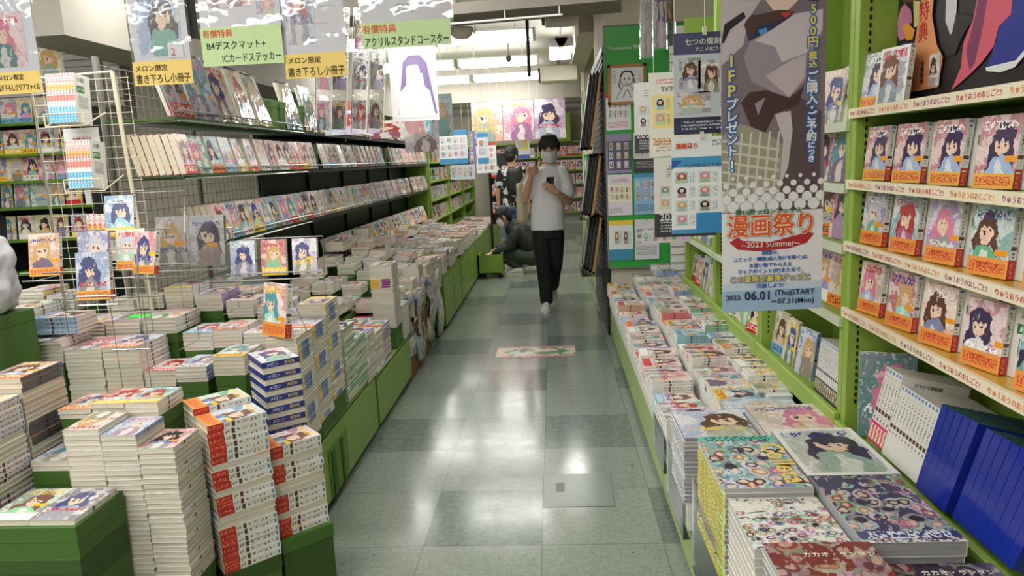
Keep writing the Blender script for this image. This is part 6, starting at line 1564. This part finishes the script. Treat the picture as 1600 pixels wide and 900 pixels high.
def head_parts(c, R, r, hair_mat=HAIR, mask=True, fringe=True):
    """head details about centre c, R turns (facing -y) to the gaze"""
    T = lambda x, y, z: Vector(c) + R @ Vector((x, y, z))
    ells = [(T(0,0,.012), (.076,.094,.104), R), (T(0,-.022,-.055), (.058,.066,.062), R), (T(0,-.094,-.018), (.012,.016,.022), R), (T(.077,.006,-.012), (.012,.02,.032), R), (T(-.077,.006,-.012), (.012,.02,.032), R), (T(0,-.075,-.098), (.026,.022,.018), R)]
    return ells, T
def hair_and_mask(parent, T, R, fringe=True, mask=True):
    h = [(T(0,.014,.048), (.092,.104,.094), R), (T(0,.062,-.01), (.082,.058,.085), R)]
    ch = []
    for i in range(9):
        x = -.076+.019*i; q = 3.0*x*x; ch.append([(T(x*.7,-.03,.112), .024), (T(x*.95,-.064+q,.078), .021), (T(x,-.080+q,.045), .014), (T(x*1.05+.009*math.sin(i*2),-.091+q,.016+.016*math.cos(i*1.7)), .006)])
    for s in (-1, 1): ch.append([(T(s*.082,-.03,.06), .022), (T(s*.088,-.02,.01), .017), (T(s*.084,-.012,-.025), .010)])
    hr = flesh('hair', ch, h, [], .005, HAIR, parent, 4)
    for s in (-1, 1):
        o = MB(); bm = bmesh.new(); ico(bm, T(s*.031,-.081,.008), (.013,.008,.0065), R); me = bpy.data.meshes.new('eye'); bm.to_mesh(me); bm.free(); me.materials.append(EYE_M)
        e = bpy.data.objects.new('eye', me); COL.objects.link(e); e.parent = parent
    if mask:
        rows = []
        for j in range(9):
            v = j/8; z = .0 - .108*v; rowp = []
            for i in range(13):
                a = math.radians(-72+12*i); kx = .082-.012*abs(v-.35)-.016*max(0, v-.6); ky = .104-.02*abs(v-.4)
                rowp.append(T(kx*math.sin(a), -ky*math.cos(a)-.012*math.exp(-(a*2.2)**2)*(1-abs(v-.3)), z - .012*math.cos(a)))
            rows.append(rowp)
        m = MB()
        for j in range(8):
            for i in range(12): m.quad([rows[j][i], rows[j][i+1], rows[j+1][i+1], rows[j+1][i]])
        o = m.obj('face_mask', MASK, parent, smooth=True); bm = bmesh.new(); bm.from_mesh(o.data); bmesh.ops.remove_doubles(bm, verts=bm.verts, dist=1e-5); bm.to_mesh(o.data); bm.free(); sd = o.modifiers.new('t', 'SOLIDIFY'); sd.thickness = .003
        ml = MB()
        for s in (0, 12):
            sgn = -1 if s == 0 else 1
            ml.tube([rows[1][s], T(sgn*.088,.012,.02), T(sgn*.086,.022,-.02), rows[6][s]], .0018, 5)
        ml.obj('ear_loop', MASK, o)
def shoe(parent, heel, toe, up=(0,0,1), name='shoe', w=.047, sole=SOLE, mat=SHOE):
    h, t, u = Vector(heel), Vector(toe), Vector(up).normalized(); d = (t-h).normalized(); L = (t-h).length; s = d.cross(u).normalized()
    rings = []
    for k, (a, hw, ht) in enumerate(((-.01,.026,.075),(.08,.036,.092),(.25,.038,.098),(.42,.038,.082),(.6,.046,.062),(.8,.047,.052),(.95,.036,.042),(1.02,.016,.03))):
        c = h + d*L*a; rings.append([c + s*hw*math.cos(q*PI/8)*w/.047 + u*(ht/2 + ht/2*math.sin(q*PI/8)) for q in range(16)])
    o = MB().loft(rings).obj(name, mat, parent, smooth=True)
    rs = []
    for (a, hw) in ((-.03,.022),(.03,.036),(.3,.041),(.6,.050),(.82,.050),(.96,.038),(1.05,.014)):
        c = h + d*L*a; rs.append([c - s*hw + u*.0, c + s*hw + u*.0, c + s*hw + u*.026, c - s*hw + u*.026])
    MB().loft(rs).obj('sole', sole, o)
    m = MB()
    for a, ht in ((.36,.088),(.44,.08),(.52,.072)): c = h + d*L*a; m.tube([c - s*.026 + u*(ht-.008), c + u*(ht+.004), c + s*.026 + u*(ht-.008)], .0035, 5)
    m.obj('lace', MASK, o); return o

# --- the walking man in a white T-shirt
r = empty('person', (-.075, 7.02, 0))
R0 = Matrix.Rotation(math.radians(-14), 3, 'X')   # bowed towards the phone
hc = Vector((.042, -.035, 1.588)); ells, T = head_parts(hc, R0.inverted(), 1)
R0 = R0.inverted()
T = lambda x, y, z: hc + R0 @ Vector((x, y, z))
ells, T = head_parts(hc, R0, 1)
hL = hand_chains((.098, -.215, 1.175), (-.62, -.45, .50), (.15, -.35, .9), (-.75, .45, -.1), 1.0, (.35, .8, .7), .5)
hR = hand_chains((-.140, -.150, 1.335), (.15, -.18, 1.0), (.9, .2, -.1), (.25, .95, -.1), 1.0, (.95, 1.2, .9), .8)
flesh('body', [
    [((.04,.012,1.40), .062), ((.04,-.008,1.50), .055)],
    [((.17,.0,1.36), .048), ((.212,-.03,1.10), .041), ((.215,-.05,1.075), .039), ((.16,-.13,1.12), .036), ((.098,-.215,1.175), .026)],
    [((-.125,.0,1.36), .048), ((-.212,-.07,1.125), .041), ((-.212,-.085,1.11), .039), ((-.178,-.12,1.21), .036), ((-.140,-.150,1.335), .026)],
    [((-.07,.0,.82), .062), ((-.055,-.03,.48), .05), ((-.04,.0,.12), .034)], [((.07,.01,.82), .062), ((.065,.05,.47), .05), ((.03,.28,.20), .034)],
    ] + hL + hR, ells, [[oval((0,0,.84), .11, .07), oval((.01,0,1.0), .12, .08), oval((.02,0,1.25), .14, .09), oval((.025,0,1.38), .11, .06)]], .0042, SKIN, r, 4)
hair_and_mask(r, T, R0)
sh = flesh('shirt', [
    [((.155,.0,1.355), .068), ((.195,-.012,1.25), .066), ((.212,-.028,1.155), .068)], [((-.112,.0,1.355), .068), ((-.168,-.035,1.25), .065), ((-.197,-.055,1.175), .066)]],
    [], [[oval((-.005,0,.80), .166, .118), oval((-.004,0,.83), .170, .12), oval((.0,-.004,.95), .165, .116), oval((.012,-.006,1.10), .160, .112), oval((.02,-.004,1.22), .162, .112), oval((.022,0,1.32), .160, .10), oval((.024,.004,1.385), .128, .082), oval((.034,.006,1.425), .078, .068)]], .008, TEE, r, 5)
tx = bpy.data.textures.new('cloth_folds', 'CLOUDS'); tx.noise_scale = .11
dm = sh.modifiers.new('folds', 'DISPLACE'); dm.texture = tx; dm.strength = .014; dm.mid_level = .5
MB().tube([oval((.036,.0,1.432), .066, .062)[i % 20] for i in range(21)], .008, 6).obj('neckband', TEE, sh)
pt = flesh('trousers', [[((-.075,.0,.76), .085), ((-.072,-.015,.66), .086), ((-.058,-.035,.47), .078), ((-.045,-.012,.28), .072), ((-.040,.0,.10), .068)],
    [((.075,.0,.76), .085), ((.074,.02,.66), .084), ((.062,.06,.47), .076), ((.040,.19,.30), .068), ((.03,.275,.20), .064)]], [], [[oval((0,0,.72), .156, .105), oval((0,0,.79), .150, .10), oval((0,0,.85), .138, .092), oval((0,0,.90), .13, .085)]], .008, PANTS, r, 4)
dm = pt.modifiers.new('folds', 'DISPLACE'); dm.texture = tx; dm.strength = .008
shoe(r, (-.040, .055, .0), (-.050, -.225, .0)); shoe(r, (.03, .36, .12), (.03, .16, .005), (0, .45, .9))
tag(r, 'person walking in a white T-shirt, black trousers and white mask, looking at a phone', 'person')
q = empty('smartphone', (-.075+.036, 7.02-.262, 1.262), (math.radians(38), 0, math.radians(10)))
MB().box(-.037,-.0045,-.075,.037,.0045,.075).obj('body', plain((58,60,66), .3, name='phone_case'), q, bevel=.003); MB().box(-.034,.0045,-.071,.034,.005,.071).obj('screen', plain((16,17,20), .12, name='phone_glass'), q)
MB().box(-.03,-.0062,.035,-.006,-.0045,.068).obj('camera_block', plain((30,30,34), .2, name='phone_lens'), q); tag(q, 'dark smartphone held in the hand of the walking person', 'phone')
q = empty('tote_bag', (-.075-.25, 7.04, .885)); rg = []
for i in range(8):
    t = i/7; z = .38*t; k = 1-.25*t; rg.append([Vector((.055*k*math.cos(a*PI/10)*(1+.08*math.sin(3*a+i)), .16*math.sin(a*PI/10)*(1-.1*t), z)) for a in range(20)])
b = MB().loft(rg).obj('bag_body', TOTE, q, smooth=True); MB().tube([(0,-.10,.37),(.05,-.12,.45),(.08,-.14,.50)], .010, 6).tube([(0,.10,.37),(.06,.08,.46),(.11,.02,.535),(.10,-.06,.53),(.085,-.13,.50)], .010, 6).obj('strap', TOTE, b)
tag(q, 'cream canvas tote bag hanging from the shoulder of the walking person', 'bag')

# --- the crouching man, facing the drawer
r = empty('person', (-.52, 9.42, 0))
Rz = Matrix.Rotation(-PI/2, 3, 'Z'); Rh = Rz @ Matrix.Rotation(math.radians(24), 3, 'X')
hc2 = Vector((-.165, -.03, .765)); ells, T = head_parts(hc2, Rh, 1)
hA = hand_chains((-.30,-.19,.305), (-1,-.05,-.25), (0,.9,.3), (-.2,.3,-1), 1.0, (.35,.5,.4), .5); hB = hand_chains((-.27,.13,.32), (-1,-.1,-.35), (0,-.9,.3), (-.2,-.2,-1), 1.0, (.35,.5,.4), .5)
flesh('body', [[((-.06,0,.60), .06), ((-.115,-.01,.70), .054)], [((.0,-.17,.55), .05), ((-.08,-.21,.38), .042), ((-.30,-.19,.305), .027)], [((.0,.17,.55), .05), ((-.08,.2,.40), .042), ((-.27,.13,.32), .027)],
    [((.17,-.1,.24), .085), ((-.17,-.15,.30), .055), ((.02,-.14,.10), .04)], [((.17,.1,.24), .085), ((-.15,.10,.31), .055), ((.13,.0,.12), .04)], [((.17,0,.28), .12), ((.06,0,.45), .12), ((-.02,0,.56), .11)]] + hA + hB, ells, [], .0048, SKIN, r, 4)
hair_and_mask(r, T, Rh)
j = flesh('jacket', [[((.01,-.17,.565), .085), ((-.06,-.21,.42), .075), ((-.09,-.215,.375), .07), ((-.20,-.205,.33), .058), ((-.285,-.192,.305), .048)], [((.01,.17,.565), .085), ((-.08,.2,.40), .072), ((-.25,.135,.325), .05)],
    [((.20,.0,.27), .155), ((.13,0,.40), .17), ((.05,0,.52), .165), ((-.015,0,.585), .13)], [((.13,-.1,.38), .11), ((.03,-.13,.53), .10)], [((.13,.1,.38), .11), ((.03,.13,.53), .10)], [((-.05,0,.625), .075), ((-.075,-.005,.655), .07)]], [], [], .009, JACKET, r, 4)
dm = j.modifiers.new('folds', 'DISPLACE'); dm.texture = tx; dm.strength = .035
t_ = flesh('trousers', [[((.18,-.10,.22), .115), ((.0,-.14,.26), .10), ((-.17,-.155,.285), .078), ((-.10,-.15,.19), .072), ((.0,-.14,.11), .06)], [((.18,.10,.22), .115), ((.0,.12,.27), .10), ((-.15,.10,.31), .078), ((-.02,.05,.2), .068), ((.11,.0,.13), .058)], [((.19,-.08,.21), .12), ((.19,.08,.21), .12)]], [], [], .009, OLIVE, r, 4)
shoe(r, (.075,-.17,.0), (-.20,-.19,.0), w=.052); shoe(r, (.185,-.03,.14), (.03,-.05,.006), (-.62, 0, .78), w=.052)
tag(r, 'person crouching in a dark jacket and mask, reaching in the drawer cart', 'person')

# --- a third visitor beyond them, seen from behind
r = empty('person', (-.62, 10.72, 0)); Rb = Matrix.Rotation(PI*.9, 3, 'Z'); hc3 = Vector((0, .02, 1.555)); ells, T = head_parts(hc3, Rb, 1)
hC = hand_chains((.225,.05,.80), (0,.15,-1), (0,1,.1), (-1,0,0), 1.0, (.3,.5,.4), .4); hD = hand_chains((-.225,.05,.80), (0,.15,-1), (0,1,.1), (1,0,0), 1.0, (.3,.5,.4), .4)
flesh('body', [[((0,0,1.36), .06), ((0,.01,1.47), .054)], [((.17,0,1.32), .046), ((.22,.0,1.06), .04), ((.225,.05,.80), .026)], [((-.17,0,1.32), .046), ((-.22,.0,1.06), .04), ((-.225,.05,.80), .026)], [((.08,0,.84), .08), ((.075,0,.46), .052), ((.07,0,.1), .036)], [((-.08,0,.84), .08), ((-.075,0,.46), .052), ((-.07,0,.1), .036)]] + hC + hD, ells, [[oval((0,0,.82), .13, .085), oval((0,0,1.1), .125, .085), oval((0,0,1.34), .12, .06)]], .005, SKIN, r, 4)
hair_and_mask(r, T, Rb, mask=False)
n = NT('patterned_cloth'); tc = n.n('ShaderNodeTexCoord'); nz = n.noise(tc.outputs['Object'], 13.0, 2.0); n.bsdf(n.mix(n.gt(nz.outputs[0], .52), rgb(26,26,30), rgb(206,206,210)), .8)
flesh('shirt', [[((.15,0,1.325), .062), ((.205,0,1.14), .07)], [((-.15,0,1.325), .062), ((-.205,0,1.14), .07)]], [], [[oval((0,0,.80), .16, .115), oval((0,0,1.0), .158, .112), oval((0,0,1.2), .17, .115), oval((0,0,1.33), .14, .085), oval((0,0,1.39), .075, .065)]], .009, n.mat, r, 4)
flesh('trousers', [[((.08,0,.80), .095), ((.075,0,.46), .075), ((.07,.0,.09), .062)], [((-.08,0,.80), .095), ((-.075,0,.46), .075), ((-.07,.0,.09), .062)]], [], [[oval((0,0,.74), .16, .105), oval((0,0,.86), .15, .10)]], .009, JEANS, r, 4)
shoe(r, (.07,-.06,0), (.085,.20,0)); shoe(r, (-.07,-.06,0), (-.085,.20,0))
tag(r, 'person in a black and white patterned shirt and jeans standing behind the crouching one', 'person')
q = empty('backpack', (-.57, 10.57, .98)); rg = []
for i in range(7):
    t = i/6; k = math.sin(PI*(.2+.6*t))**.5; rg.append([Vector((.13*k*math.cos(a*PI/8), -.03+.065*k*math.sin(a*PI/8), .40*t)) for a in range(16)])
MB().loft(rg).obj('pack', M['black'], q, smooth=True); MB().tube([(-.08,.02,.05),(-.1,.10,.2),(-.1,.13,.40),(-.08,.02,.40)], .014, 6).tube([(.08,.02,.05),(.1,.10,.2),(.1,.13,.40),(.08,.02,.40)], .014, 6).obj('strap', M['black'], q)
tag(q, 'black backpack on the back of the person in the patterned shirt', 'backpack')
